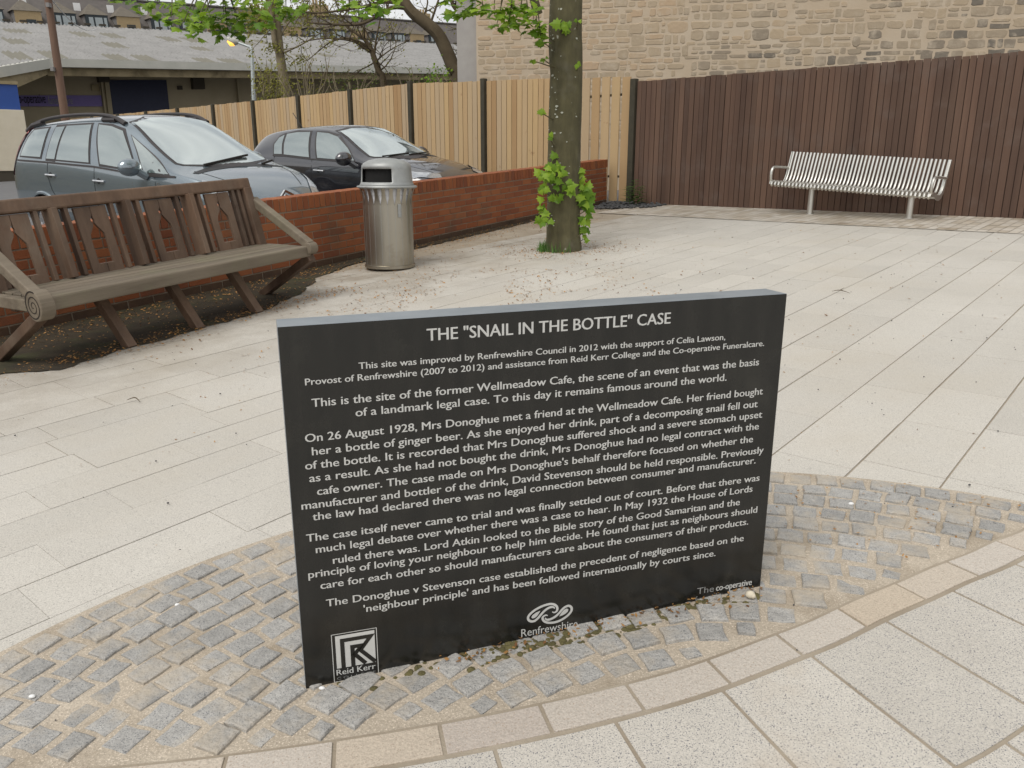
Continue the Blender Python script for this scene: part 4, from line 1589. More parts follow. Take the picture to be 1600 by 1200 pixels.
AST_ST = [(.06, .42, .60, .54, .68, .72, .45, .75), (.13, .3, .79, .73, .92, .95, .54, .98), (.24, .26, .85, .79, 1.02, 1.19, .57, 1.23), (.40, .25, .86, .80, 1.02, 1.315, .575, 1.365), (.95, .22, .87, .82, 1.0, 1.365, .60, 1.425),
          (1.7, .2, .875, .83, .955, 1.375, .60, 1.445), (2.15, .2, .875, .83, .925, 1.315, .595, 1.405), (2.5, .2, .875, .83, .90, 1.13, .63, 1.235), (2.8, .2, .87, .825, .885, .985, .68, 1.065), (3.02, .2, .865, .81, .865, .895, .72, .94),
          (3.15, .2, .86, .80, .84, .865, .70, .91), (3.5, .2, .85, .78, .79, .815, .62, .86), (3.94, .2, .80, .71, .67, .705, .55, .74), (4.2, .25, .68, .6, .56, .59, .45, .63), (4.33, .32, .46, .42, .45, .47, .3, .50)]
AST_GL = [[(0.90, 1.025), (1.10, 1.02), (1.04, 1.17), (1.01, 1.31), (0.90, 1.27), (0.84, 1.17)],
          [(1.15, 1.015), (1.76, 0.965), (1.68, 1.15), (1.61, 1.335), (1.30, 1.34), (1.06, 1.32), (1.09, 1.17)],
          [(1.95, 0.955), (2.74, 0.905), (2.50, 1.08), (2.22, 1.25), (2.02, 1.305), (1.77, 1.33), (1.85, 1.15)]]
AST_WS = [(-0.60, 0.945), (-0.3, 0.93), (0, 0.925), (0.3, 0.93), (0.60, 0.945), (0.64, 0.96), (0.57, 1.15), (0.50, 1.33), (0.25, 1.365), (-0.25, 1.365), (-0.50, 1.33), (-0.57, 1.15), (-0.64, 0.96)]


def ast_extras(root, drape, strip, bvh):
    for sgn in (-1, 1):
        if sgn == -1:
            for hx, hz in ((1.00, 0.82), (2.0, 0.765)):
                h_, n_, _i, _d = bvh.ray_cast(Vector((hx, -3, hz)), Vector((0, 1, 0)))
                handle(root, hx, h_.y, hz)
        mirror(root, 2.72 if sgn < 0 else 2.45, sgn * 0.99, 0.945, sgn, M['car_black'])
        drape([(3.64, sgn * 0.715), (3.80, sgn * 0.635), (3.96, sgn * 0.45), (4.03, sgn * 0.38), (4.12, sgn * 0.44), (4.03, sgn * 0.61), (3.86, sgn * 0.74), (3.70, sgn * 0.78)], 'top', 0.010, 'headlight', M['lamp_glass'])
        drape([(0.14, 0.80), (0.30, 0.86), (0.32, 1.0), (0.18, 0.98)], 'side', 0.010, 'tail_light', M['tail'], sgn=sgn)
        strip([(1.83, 0.93), (1.82, 0.7), (1.84, 0.35)], 0.009, 'side', 0.002, 'door_seam', M['hole'], sgn=sgn)
        strip([(0.92, 0.99), (0.90, 0.85), (1.0, 0.65), (1.12, 0.45), (1.15, 0.35)], 0.009, 'side', 0.002, 'door_seam', M['hole'], sgn=sgn)
        strip([(2.86, 0.87), (2.90, 0.65), (2.88, 0.35)], 0.009, 'side', 0.002, 'door_seam', M['hole'], sgn=sgn)
        strip([(0.88, 0.998), (1.15, 0.992), (1.8, 0.938), (2.78, 0.883)], 0.018, 'side', 0.009, 'belt_trim', M['trim'], sgn=sgn)
        strip([(3.1, sgn * 0.62), (3.5, sgn * 0.56), (3.95, sgn * 0.42)], 0.008, 'top', 0.002, 'bonnet_seam', M['hole'])
    for a, b in (((3.05, -0.52, 0.955), (3.0, 0.1, 0.975)), ((3.06, 0.05, 0.955), (3.0, 0.55, 0.97))):
        mb = MB()
        mb.bar(a, b, 0.024, 0.018)
        mb.build('wiper', M['black'], root)
    mb = MB()
    mb.tube([(0.72, 0.0, 1.40), (0.50, 0.0, 1.66)], 0.006, 6)
    mb.build('aerial', M['black'], root)
    drape([(3.07, -0.66), (3.0, -0.35), (2.97, 0.0), (3.0, 0.35), (3.07, 0.66), (3.12, 0.63), (3.08, 0.3), (3.06, 0), (3.08, -0.3), (3.12, -0.63)], 'top', 0.004, 'scuttle', M['black'])


car('parked_car', 'black five-door hatchback parked by the pale timber fence, behind the litter bin', 'cars parked beyond the wall', (-4.05, 14.55), R(-36), -0.04,
    AST_ST, M['car_black'], [(0.80, 0.31, 0.31), (3.40, 0.31, 0.31)], AST_GL, AST_WS, ast_extras)

# ------------------------------------------------------------------ the warehouse with the corrugated roof
Pc = at(73, 92, 37.0)
Pr0 = at(0, 34, 45.0)
D3 = Vector((0.707, 0.707, 0.0615)).normalized()
Dh = Vector((0.707, 0.707, 0)).normalized()
Rn = D3.cross(Pc - Pr0).normalized()
if Rn.z < 0:
    Rn = -Rn
Vd = D3.cross(Rn).normalized()
if Vd.z > 0:
    Vd = -Vd
U_c = (Pc - Pr0).dot(D3)
V_e = (Pc - Pr0).dot(Vd)
pl_ = onplane(-40, 111, Pr0, Rn)
ul, vl = (pl_ - Pr0).dot(D3), (pl_ - Pr0).dot(Vd)
shed = thing('warehouse', 'long low warehouse with grey corrugated roof, deep canopy and purple sign, beyond the parked cars', 'warehouse', loc=(Pc.x, Pc.y, gz(Pc.x, Pc.y)))
sh0 = Vector(shed.location)


def loc_(p):
    return Vector(p) - sh0


mb = MB()
vs, fs, mis, tns = [], [], [], []
U_a, U_b = ul, 46.0
n = int((U_b - U_a) / 0.11)
rows_v = 31
LIGHTS = []
for px, py in ((27, 48), (29, 64), (28, 86), (81, 85), (127, 53), (173, 55), (181, 71), (184, 90), (229, 91), (260, 60), (301, 62), (314, 76), (322, 94), (361, 95), (382, 66), (412, 66), (470, 88), (505, 86)):
    p = onplane(px, py, Pr0, Rn) - Pr0
    LIGHTS.append((p.dot(D3), p.dot(Vd)))
for i in range(n + 1):
    u = U_a + 0.11 * i
    vm = V_e if u > U_c else V_e + (U_c - u) * (vl - V_e) / (U_c - ul)
    for j in range(rows_v):
        p = Pr0 + D3 * u + Vd * (vm * j / (rows_v - 1)) + Rn * ((0.04 if i % 2 else -0.04) - 0.05 * ((j % 10) / 10))
        vs.append(loc_(p))
for i in range(n):
    u = U_a + 0.11 * (i + 0.5)
    vm = V_e if u > U_c else V_e + (U_c - u) * (vl - V_e) / (U_c - ul)
    for j in range(rows_v - 1):
        v = vm * (j + 0.5) / (rows_v - 1)
        fs.append((i * rows_v + j, i * rows_v + j + 1, (i + 1) * rows_v + j + 1, (i + 1) * rows_v + j))
        mis.append(1 if any(abs(u - a) < 0.45 and abs(v - b) < 0.85 for a, b in LIGHTS) else 0)
mb.v += vs
mb.f += [list(f) for f in fs]
mb.m += mis
mb.t += [0.5] * len(fs)
vs = [loc_(Pr0 + D3 * u + Vector((-0.707, 0.707, 0)) * d + Vector((0, 0, -dz))) for u, d, dz in ((U_a, 0, 0), (U_b, 0, 0), (U_b, 9, 3.0), (U_a, 9, 3.0))]
mb.add(vs, [(0, 1, 2, 3)])
mb.build('roof', [M['roof_cement'], M['rooflight']], shed)
vent = None
k = 0
u = U_a + 1
while u < U_b - 1:
    if vent is None:
        mb = MB()
        mb.box((0, 0, 0), (0.34, 0.16, 0.09))
        vent = mb.build('ridge_vent', M['shed_dark'], shed)
        vo = vent
    else:
        vo = vent.copy()
        C.objects.link(vo)
        vo.parent = shed
    vo.location = loc_(Pr0 + D3 * u + Vector((0.05, -0.05, 0.09)))
    vo.rotation_euler = (0, R(-3.5), R(45))
    u += 0.80
# gutter along the long eave, heavy stained canopy edge at the left
e0, e1 = Pc.copy(), Pr0 + D3 * 46 + Vd * V_e
mb = MB()
mb.bar(loc_(e0 + Vector((0, 0, -0.16))), loc_(e1 + Vector((0, 0, -0.16))), 0.3, 0.34)
mb.build('gutter', M['fascia'], shed)
mb = MB()
mb.bar(loc_(e0 + Vector((-0.25, 0.25, -0.50))), loc_(e1 + Vector((-0.25, 0.25, -0.50))), 0.25, 0.34)
mb.build('eave_beam', M['canopy'], shed)
el = pl_
mb = MB()
mb.bar(loc_(e0 + Vector((0, 0, -0.18))), loc_(el + Vector((0, 0, -0.18))), 0.3, 0.38)
mb.build('gutter', M['fascia'], shed)
mb = MB()
vs = [loc_(e0 + Vector((-0.05, 0.05, -0.37))), loc_(el + Vector((0.0, 0.05, -0.37))), loc_(el + Vector((0.0, 0.05, -1.15))), loc_(e0 + Vector((-0.05, 0.05, -0.62)))]
mb.prism(vs, (-0.3, 0.3, 0))
mb.build('canopy_edge', M['canopy'], shed)
mb = MB()
mb.box(loc_((-27.0, 12.0, 0.9)), (6, 36, 6.2))
mb.build('unseen_reflection_block', M['canopy'], shed)  # unseen block, added for a dark band in the car window reflections
# recessed wall
back = Vector((-0.707, 0.707, 0)) * 3.4
w0 = Vector((Pc.x, Pc.y, 0)) + back - Dh * 9
w1 = w0 + Dh * 55
zg = gz(Pc.x, Pc.y) - 0.6


def wallz(p):
    return Pc.z + (Vector((p.x, p.y, 0)) - Vector((Pc.x, Pc.y, 0))).dot(Dh) * 0.0615 + 0.75


mb = MB()
vs = [loc_(Vector((w0.x, w0.y, zg))), loc_(Vector((w1.x, w1.y, zg))), loc_(Vector((w1.x, w1.y, wallz(w1)))), loc_(Vector((w0.x, w0.y, wallz(w0))))]
mb.prism(vs, (-0.3, 0.3, 0))
mb.build('wall', M['shed_wall'], shed)
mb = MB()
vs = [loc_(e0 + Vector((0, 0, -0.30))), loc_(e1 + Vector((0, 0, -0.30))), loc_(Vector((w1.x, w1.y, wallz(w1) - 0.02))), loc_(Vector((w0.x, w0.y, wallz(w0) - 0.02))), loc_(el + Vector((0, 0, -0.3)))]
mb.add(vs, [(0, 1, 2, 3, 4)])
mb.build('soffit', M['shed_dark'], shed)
wn_ = Vector((0.707, -0.707, 0))


def on_wall(px, py, out=0.05):
    return onplane(px, py, w0 + wn_ * out, wn_)


def panel_on_wall(name, box, m, out=0.05, parent=shed):
    x0, y0, x1, y1 = box
    a, b, c, d = on_wall(x0, y0, out), on_wall(x1, y0, out), on_wall(x1, y1, out), on_wall(x0, y1, out)
    zt, zb_ = (a.z + b.z) / 2, (c.z + d.z) / 2
    sl = 0.0
    mb = MB()
    vs = [Vector((a.x, a.y, a.z)), Vector((b.x, b.y, b.z)), Vector((b.x, b.y, c.z)), Vector((a.x, a.y, d.z))]
    mb.prism([loc_(v) for v in vs], (-wn_ * out))
    return mb.build(name, m, parent)


panel_on_wall('shutter_door', (170, 125, 260, 262), M['navy'])
panel_on_wall('door_surround', (162, 116, 169, 262), M['shed_wall'], 0.10)
panel_on_wall('sign_board', (20, 149, 158, 166), M['purple'], 0.09)
panel_on_wall('wall_vent', (143, 132, 154, 142), M['canopy'], 0.12)
panel_on_wall('wall_vent', (278, 134, 285, 140), M['shed_dark'], 0.12)
panel_on_wall('drainpipe', (156.5, 118, 159, 262), M['shed_wall'], 0.2)
panel_on_wall('drainpipe', (370, 118, 373, 200), M['shed_wall'], 0.2)
panel_on_wall('bracket', (300, 110, 318, 139), M['shed_dark'], 0.3)
panel_on_wall('bracket', (153, 112, 170, 128), M['shed_dark'], 0.3)
for body, a, b, y, m, sz in (('co-operative', 26, 72, 161, 'hole', 0.62), ('funeralcare', 76, 114, 162.5, 'lead', 0.5)):
    P0, P1 = on_wall(a, y, 0.12), on_wall(b, y, 0.12)
    vs, fs = text_mesh(body, sz, width=(P1 - P0).length)
    mid_ = (P0 + P1) / 2
    ax = (P1 - P0).normalized()
    mb = MB()
    mb.add([loc_(mid_ + ax * p.x + Vector((0, 0, p.y))) for p in vs], fs)
    mb.build('sign_lettering', M[m], shed)

# ------------------------------------------------------------------ cream lodge and blue panel at the far left
p1 = at(37, 172, 33)
gl_ = gz(p1.x, p1.y)
lodge = thing('cream_lodge', 'small cream rendered flat-roofed block with blue top, at the left behind the people carrier', 'building', mat4=Matrix.Translation((p1.x, p1.y, gl_)) @ Matrix.Rotation(R(34), 4, 'Z'))
hl = p1.z - gl_
mb = MB()
mb.box((-3, 1.5, hl / 2 + 0.15), (6, 3, hl - 0.3))
mb.build('wall', M['cream'], lodge, bevel=0.01)
mb = MB()
mb.box((-3, 1.5, 0.02), (5.94, 2.94, 0.5))
mb.build('plinth', M['shed_dark'], lodge)
b1 = at(27, 132, 33)
xb = -(p1 - b1).xy.length * 0.87
mb = MB()
mb.box((xb - 2.5, 1.5, hl + (b1.z - p1.z) / 2), (5, 2.6, b1.z - p1.z))
mb.build('blue_panel', M['blue'], lodge)
mb = MB()
mb.box((xb - 2.5, 1.5, hl + (b1.z - p1.z) + 0.06), (5.06, 2.7, 0.12))
mb.build('panel_cap', M['canopy'], lodge)

# ------------------------------------------------------------------ the terrace of flats with dormers, far behind
Pa = at(110, -6, 75)
fa4 = frame(Vector((Pa.x, Pa.y, 0)), R(45), 0.0615)
flats = thing('apartment_terrace', 'long terrace of flats with dark tiled roof and rows of dormers, far behind the warehouse', 'flats', mat4=fa4)
fi = fa4.inverted()
ZR = (fi @ Pa).z
X0, X1 = -28.0, 52.0
mb = MB()
vs = [(X0, 0, ZR), (X1, 0, ZR), (X1, -4.2, ZR - 4.6), (X0, -4.2, ZR - 4.6), (X0, 5, ZR - 4), (X1, 5, ZR - 4)]
mb.add(vs, [(3, 2, 1, 0), (0, 1, 5, 4)])
mb.bar((X0, 0, ZR + 0.03), (X1, 0, ZR + 0.03), 0.35, 0.14)
mb.build('roof', M['slate'], flats)
mb = MB()
mb.box(((X0 + X1) / 2, 0.4, (ZR - 4.6) / 2 - 1), (X1 - X0, 8.8, ZR - 4.6 + 2))
mb.build('wall', M['buff'], flats)


def flat_x(px, py=30, y=-2.6):
    n_ = (fa4.to_3x3() @ Vector((0, 1, 0)))
    P = fa4 @ Vector((0, y, 0))
    q = fi @ onplane(px, py, P, n_)
    return q.x, q.z


xs = [flat_x(p)[0] for p in (44, 100, 150, 199, 250, 293)]
step = (xs[-1] - xs[0]) / 5
xs += [xs[-1] + step * (k + 1) for k in range(11)]
xs = [xs[0] - step] + xs
for k, x in enumerate(xs):
    if x > X1 - 1:
        continue
    kind = 'brick' if (k - 1) % 3 == 0 else 'bay'
    hw = 1.0 if kind == 'brick' else 0.88
    zt, zb_ = ZR - 1.75, ZR - 4.3
    yf = -2.75
    mb = MB()
    mb.box((x, yf + 1.15, (zt + zb_) / 2), (hw * 2, 2.2, zt - zb_))
    d = mb.build('dormer', M['lead'], flats)
    mb = MB()
    e = hw + 0.16
    ap = (x, -1.6, ZR - 0.75)
    vs = [(x - e, yf - 0.16, zt - 0.02), (x + e, yf - 0.16, zt - 0.02), (x + e, -0.6, zt - 0.02), (x - e, -0.6, zt - 0.02), ap]
    mb.add(vs, [(0, 1, 4), (1, 2, 4), (2, 3, 4), (3, 0, 4), (3, 2, 1, 0)])
    mb.build('dormer_roof', M['tile'], d)
    if kind == 'brick':
        mb = MB()
        mb.box((x, yf, (zt + zb_) / 2), (hw * 2 - 0.05, 0.16, zt - zb_ - 0.05))
        mb.build('dormer_front', M['buff'], d)
        mb = MB()
        mb.box((x + 0.15, yf - 0.09, zt - 1.1), (0.72, 0.06, 0.9))
        mb.build('window', M['frame_dark'], d)
    else:
        mb = MB()
        mb.box((x, yf, (zt + zb_) / 2), (hw * 2 + 0.04, 0.22, zt - zb_))
        mb.build('bay_frame', M['frame_dark'], d)
        for dx, wd_ in ((-0.5, 0.36), (0.12, 0.6), (0.66, 0.24)):
            mb = MB()
            mb.box((x + dx, yf - 0.12, zt - 0.8), (wd_, 0.05, 1.15))
            mb.box((x + dx, yf - 0.15, zt - 0.75), (wd_, 0.03, 0.05))
            mb.build('window', M['glass_house'], d)
for px, py in ((172, 10), (120, 8), (226, 20), (36, 5)):
    x, z = flat_x(px, py, -1.2)
    mb = MB()
    mb.box((x, -1.0 - 0.15, ZR - 1.05), (0.55, 0.06, 0.75), Matrix.Translation((0, 0, 0)))
    mb.build('roof_window', M['white'], flats)
for px in (500, 660, 725):
    x, z = flat_x(px, 30, 0)
    mb = MB()
    mb.box((x, 0, ZR + 0.35), (1.9, 0.8, 1.1))
    ch = mb.build('chimney', M['buff'], flats)
    for q in range(4):
        mb = MB()
        mb.tube([(x - 0.6 + 0.4 * q, 0, ZR + 0.9), (x - 0.6 + 0.4 * q, 0, ZR + 1.35)], 0.12, 8)
        mb.build('chimney_pot', M['buff'], ch)

# ------------------------------------------------------------------ pole, cable and street lamp
pb = at(101, 178, 27.0)
ptop = at(69.5, -40, 27.0)
pg = gz(pb.x, pb.y)
pole = thing('telegraph_pole', 'brown wooden telegraph pole rising in front of the warehouse roof', 'pole', loc=(pb.x, pb.y, pg))
dirp = (ptop - pb)
foot = pb - dirp * ((pb.z - pg) / dirp.z)
mb = MB()
o_ = Vector(pole.location)
pp = [foot + (ptop - foot) * t - o_ for t in (0, 0.3, 0.6, 1.0)]
mb.tube(pp, [0.135, 0.125, 0.115, 0.105], 12)
mb.build('shaft', M['pole_wood'], pole, smooth=True)
for px, py in ((83, 108), (76, 8)):
    mb = MB()
    q = at(px, py, 26.85) - o_
    mb.box(q, (0.10, 0.16, 0.12))
    mb.build('pole_fitting', M['lead'], pole)
c0 = at(72, -12, 26.9)
c1 = at(150, 45, 45.2)
mb = MB()
pts = []
for i in range(15):
    t = i / 14
    p = c0.lerp(c1, t)
    p.z -= 0.9 * 4 * t * (1 - t) * 0.5
    pts.append(p)
mb.tube(pts, 0.018, 6)
tag(mb.build('overhead_cable', M['cable']), 'thin pale cable sagging from the telegraph pole to the roof ridge', 'cable')

lb_ = at(391.5, 160, 26.0)
lt = at(393.5, 82, 26.0)
lg = gz(lb_.x, lb_.y)
lampo = thing('street_lamp', 'grey street lamp on bent pole, glowing orange above the timber fence', 'street lamp', loc=(lb_.x, lb_.y, lg))
o_ = Vector(lampo.location)
mb = MB()
pth = [Vector((lb_.x, 26, lg)) - o_, lt - o_, at(393, 77, 26) - o_, at(390.5, 73.5, 26) - o_, at(384, 71, 26) - o_, at(371, 66.5, 26) - o_]
mb.tube(pth, [0.075, 0.05, 0.045, 0.04, 0.035, 0.03], 10)
mb.build('pole', M['galv'], lampo, smooth=True)
a, b = at(372, 67, 26) - o_, at(355, 60.5, 26) - o_
mb = MB()
mb.tube([a, a.lerp(b, 0.2), a.lerp(b, 0.6), b], [0.05, 0.10, 0.11, 0.05], 12)
hd = mb.build('lamp_head', M['fascia'], lampo, smooth=True)
mb = MB()
mb.tube([a.lerp(b, 0.35) - Vector((0, 0, 0.06)), a.lerp(b, 0.65) - Vector((0, 0, 0.08)), a.lerp(b, 0.95) - Vector((0, 0, 0.05))], [0.07, 0.10, 0.05], 12)
mb.build('lamp_bowl', M['sodium'], hd, smooth=True)

# ------------------------------------------------------------------ foliage
LOBES = [(0.0, 0.0), (0.16, 0.02), (0.42, -0.10), (0.34, 0.14), (0.56, 0.30), (0.34, 0.40), (0.36, 0.58), (0.20, 0.60), (0.0, 0.98)]
LEAF = [Vector((x, y, 0)) for x, y in LOBES] + [Vector((-x, y, 0)) for x, y in LOBES[-2:0:-1]]


def add_leaf(mb, p, size, nrm, spin, tint, fold=0.18):
    nrm = nrm.normalized()
    t = nrm.orthogonal().normalized()
    b = nrm.cross(t)
    c, s = math.cos(spin), math.sin(spin)
    X = t * c + b * s
    Y = b * c - t * s
    n = len(LEAF)
    vs = [p + (X * v.x + Y * v.y - nrm * (abs(v.x) * fold + v.y * v.y * 0.22)) * size for v in LEAF]
    vs.append(p + Y * 0.35 * size)
    mb.add(vs, [(i, (i + 1) % n, n) for i in range(n)], tint)


def rv(rng):
    while True:
        v = Vector((rng.uniform(-1, 1), rng.uniform(-1, 1), rng.uniform(-1, 1)))
        if 0.05 < v.length < 1:
            return v


def cluster(mb, c, rad, n, size, rng, up=0.9, t0=0.1, t1=1.0, out=None):
    for i in range(n):
        p = c + rv(rng) * rad
        nn = rv(rng) * 0.7 + Vector((0, -0.35, up))
        if out is not None:
            nn += out
        add_leaf(mb, p, size * rng.uniform(0.65, 1.2), nn, rng.uniform(0, 6.28), rng.uniform(t0, t1))


# the sycamore on the plaza
rng = random.Random(41)
TB = Vector((0.545, 8.47))
sy = thing('sycamore_tree', 'tall sycamore with straight dark trunk and fresh green shoots, growing through the paving', 'tree', loc=tuple(G(TB.x, TB.y)))
to = Vector(sy.location)
mb = MB()
path = [(0, 0, -0.05), (0, 0, 0.03), (-0.004, 0, 0.15), (-0.01, 0, 0.5), (-0.012, 0, 0.9), (-0.012, 0, 1.3), (-0.004, 0, 1.75), (-0.012, 0, 1.95), (-0.02, 0, 2.15), (-0.018, 0, 2.45), (-0.025, 0, 2.9), (-0.03, 0, 3.6), (-0.02, 0.02, 4.6), (0.05, 0.05, 6.2), (0.1, 0.1, 8.0)]
rad = [0.20, 0.192, 0.178, 0.172, 0.170, 0.166, 0.163, 0.168, 0.164, 0.157, 0.156, 0.15, 0.13, 0.09, 0.03]
sp_, sr = [], []
for i in range(len(path) - 1):
    for j in range(4):
        t = j / 4
        sp_.append(Vector(path[i]).lerp(Vector(path[i + 1]), t))
        sr.append(rad[i] + (rad[i + 1] - rad[i]) * t + 0.0035 * mnoise.noise(Vector((0, 0, (i + t) * 1.9))))
mb.tube(sp_, sr, 22)
for v in mb.v:
    v += Vector((v.x, v.y, 0)).normalized() * 0.006 * mnoise.noise(Vector((v.x * 9, v.y * 9, v.z * 3))) if v.z < 4 else Vector()
mb.tube([(-0.13, -0.05, 2.82), (-0.20, -0.06, 2.86), (-0.235, -0.06, 2.88)], [0.09, 0.06, 0.05], 12)
trunk = mb.build('trunk', M['bark'], sy, smooth=True)
mb = MB()                                   # pale lichen spots, most of them up the left side
for i in range(85):
    a = math.radians(rng.gauss(222, 26)) if i % 4 else math.radians(rng.uniform(200, 340))
    z = rng.uniform(0.25, 3.0)
    r_ = 0.1655 + 0.0035 * (1 if z < 2.2 else -1.5) + (0.006 if z < 0.6 else 0.0)
    c = Vector((math.cos(a) * r_ - 0.012, math.sin(a) * r_, z))
    nn = Vector((math.cos(a), math.sin(a), 0))
    tt = Vector((-nn.y, nn.x, 0))
    k = rng.choice((0.004, 0.006, 0.008, 0.011, 0.015)) * rng.uniform(0.7, 1.2)
    rim_ = []
    for q in range(9):
        an = 2 * math.pi * q / 9
        kk = k * rng.uniform(0.55, 1.1)
        rim_.append(c + nn * (0.004 - 8 * (kk * math.cos(an)) ** 2) + tt * kk * 1.25 * math.cos(an) + Vector((0, 0, kk * 0.8 * math.sin(an))))
    mb.add(rim_, [tuple(range(9))], rng.random())
tag(mb.build('lichen', M['lichen'], sy), kind='stuff')
mb = MB()
limbs = [[(873, -60, 8.45), (790, -55, 8.5), (690, -42, 8.5), (560, -40, 8.6), (420, -30, 8.6), (300, -22, 8.7), (170, -16, 8.8)],
         [(840, 22, 8.36), (830, -10, 8.3), (800, -45, 8.2), (740, -60, 8.0)]]
LP = []
for lm in limbs:
    p = [at(*q) - to for q in lm]
    q_ = smooth_path(p, 5)
    mb.tube(q_, [0.05 - 0.04 * i / (len(q_) - 1) for i in range(len(q_))], 8)
    LP += q_
for k in range(9):
    a = 2.4 * k
    z = 3.9 + 0.4 * k
    e_ = Vector((math.cos(a) * (2.6 - 0.15 * k), math.sin(a) * (2.6 - 0.15 * k), z + 1.2))
    b_ = Vector((0, 0, z))
    mb.tube([b_, b_.lerp(e_, 0.5) + Vector((0, 0, 0.25)), e_], [0.06, 0.035, 0.01], 7)
crown = MB()
TOPS = [(190, 0, 14, 5), (215, 2, 18, 8), (250, 5, 22, 12), (275, 14, 24, 16), (300, 20, 26, 18), (325, 16, 28, 20), (350, 30, 26, 16), (370, 22, 28, 18), (385, 5, 24, 14), (330, 2, 30, 16), (312, 42, 17, 9), (300, 46, 8, 3), (355, 44, 16, 8), (376, 46, 10, 4), (398, 27, 18, 9), (417, 30, 14, 7), (430, 10, 20, 12), (447, 22, 13, 7), (455, 6, 24, 12), (284, 40, 6, 2), (268, 27, 10, 4), (475, 6, 16, 7),
        (545, 10, 13, 6), (560, 24, 10, 5), (586, 24, 10, 5), (600, 10, 12, 5), (574, 3, 18, 6), (620, 5, 12, 5),
        (700, 3, 18, 8), (720, 12, 20, 12), (738, 5, 20, 12), (754, 10, 12, 7), (772, 20, 8, 4), (782, 18, 9, 4), (800, 16, 18, 10), (812, 28, 20, 14), (826, 22, 20, 12), (795, 36, 10, 5), (776, 40, 8, 4), (834, 32, 12, 6), (830, 6, 18, 8), (840, 45, 9, 5), (845, 60, 7, 4)]
for px, py, rp, n in TOPS:
    Y = 8.45 + rng.uniform(-0.5, 0.5) if px < 690 else 8.15 + rng.uniform(-0.2, 0.2)
    c = at(px, py, Y) - to
    cluster(crown, c, rp / F_PX * 8.5, int(n * 1.35), 0.105, rng)
    q = min(LP, key=lambda v: (v - c - Vector((0, 0, 0.25))).length)
    mb.tube([q, q.lerp(c, 0.5) + Vector((0, 0, 0.06)), c], [0.010, 0.007, 0.003], 5)
for px, py, rp, n, sz in ((880, 40, 8, 7, .10), (846, 52, 6, 4, .08), (848, 66, 5, 3, .08), (849, 93, 5, 3, .06), (836, 96, 5, 3, .06), (903, 100, 3, 2, .05), (903, 33, 3, 2, .05), (847, 177, 5, 2, .09), (858, 208, 3, 1, .05), (861, 220, 3, 1, .05),
                          (868, 256, 14, 9, .09), (853, 275, 17, 12, .095), (872, 278, 16, 9, .09), (850, 300, 12, 6, .095), (868, 303, 13, 7, .09), (846, 332, 10, 7, .09), (856, 345, 8, 4, .08), (889, 291, 8, 4, .11), (910, 276, 7, 4, .11), (912, 294, 7, 5, .11), (910, 312, 9, 7, .11), (917, 328, 9, 6, .11), (912, 345, 8, 5, .10), (914, 362, 7, 4, .09), (911, 374, 6, 3, .08)):
    Y = 8.24 if 845 <= px <= 905 else 8.38
    c = at(px, py, Y) - to
    cluster(crown, c, rp / F_PX * 8.3, n, sz, rng, up=0.35, out=Vector((0.0, -0.8, 0)))
    mb.tube([Vector((max(-0.12, min(0.12, c.x)), -0.1, c.z - 0.06)), c], [0.008, 0.004], 5)
mb.build('branch', M['bark'], sy, smooth=True)
for i in range(170):                      # the crown above
    a = rng.uniform(0, 6.28)
    rr = 2.9 * math.sqrt(rng.random())
    z = rng.uniform(4.6, 9.0)
    if rr > 3.1 - abs(z - 6.3) * 0.7:
        continue
    cluster(crown, Vector((math.cos(a) * rr, math.sin(a) * rr, z)), 0.32, 9, 0.13, rng)
crown.build('crown', M['leaf'], sy)
# grass tuft and bud scales round the foot of the trunk
mb = MB()
for i in range(110):
    a = rng.uniform(2.2, 5.2)
    rr = 0.19 + rng.uniform(0, 0.05)
    if rng.random() < 0.5:
        a = rng.uniform(2.7, 3.7)
        rr += rng.uniform(0, 0.05)
    p = G(TB.x + rr * math.cos(a), TB.y + rr * math.sin(a))
    h_ = rng.uniform(0.03, 0.14)
    l = Vector((rng.uniform(-0.04, 0.04), rng.uniform(-0.04, 0.04), h_))
    s_ = Vector((0.0035, 0, 0))
    mb.add([p - s_, p + s_, p + l * 0.6 + s_ * 0.6, p + l, p + l * 0.6 - s_ * 0.6], [(0, 1, 2, 3, 4)], rng.random())
tag(mb.build('grass_tuft', M['weed']), kind='stuff')


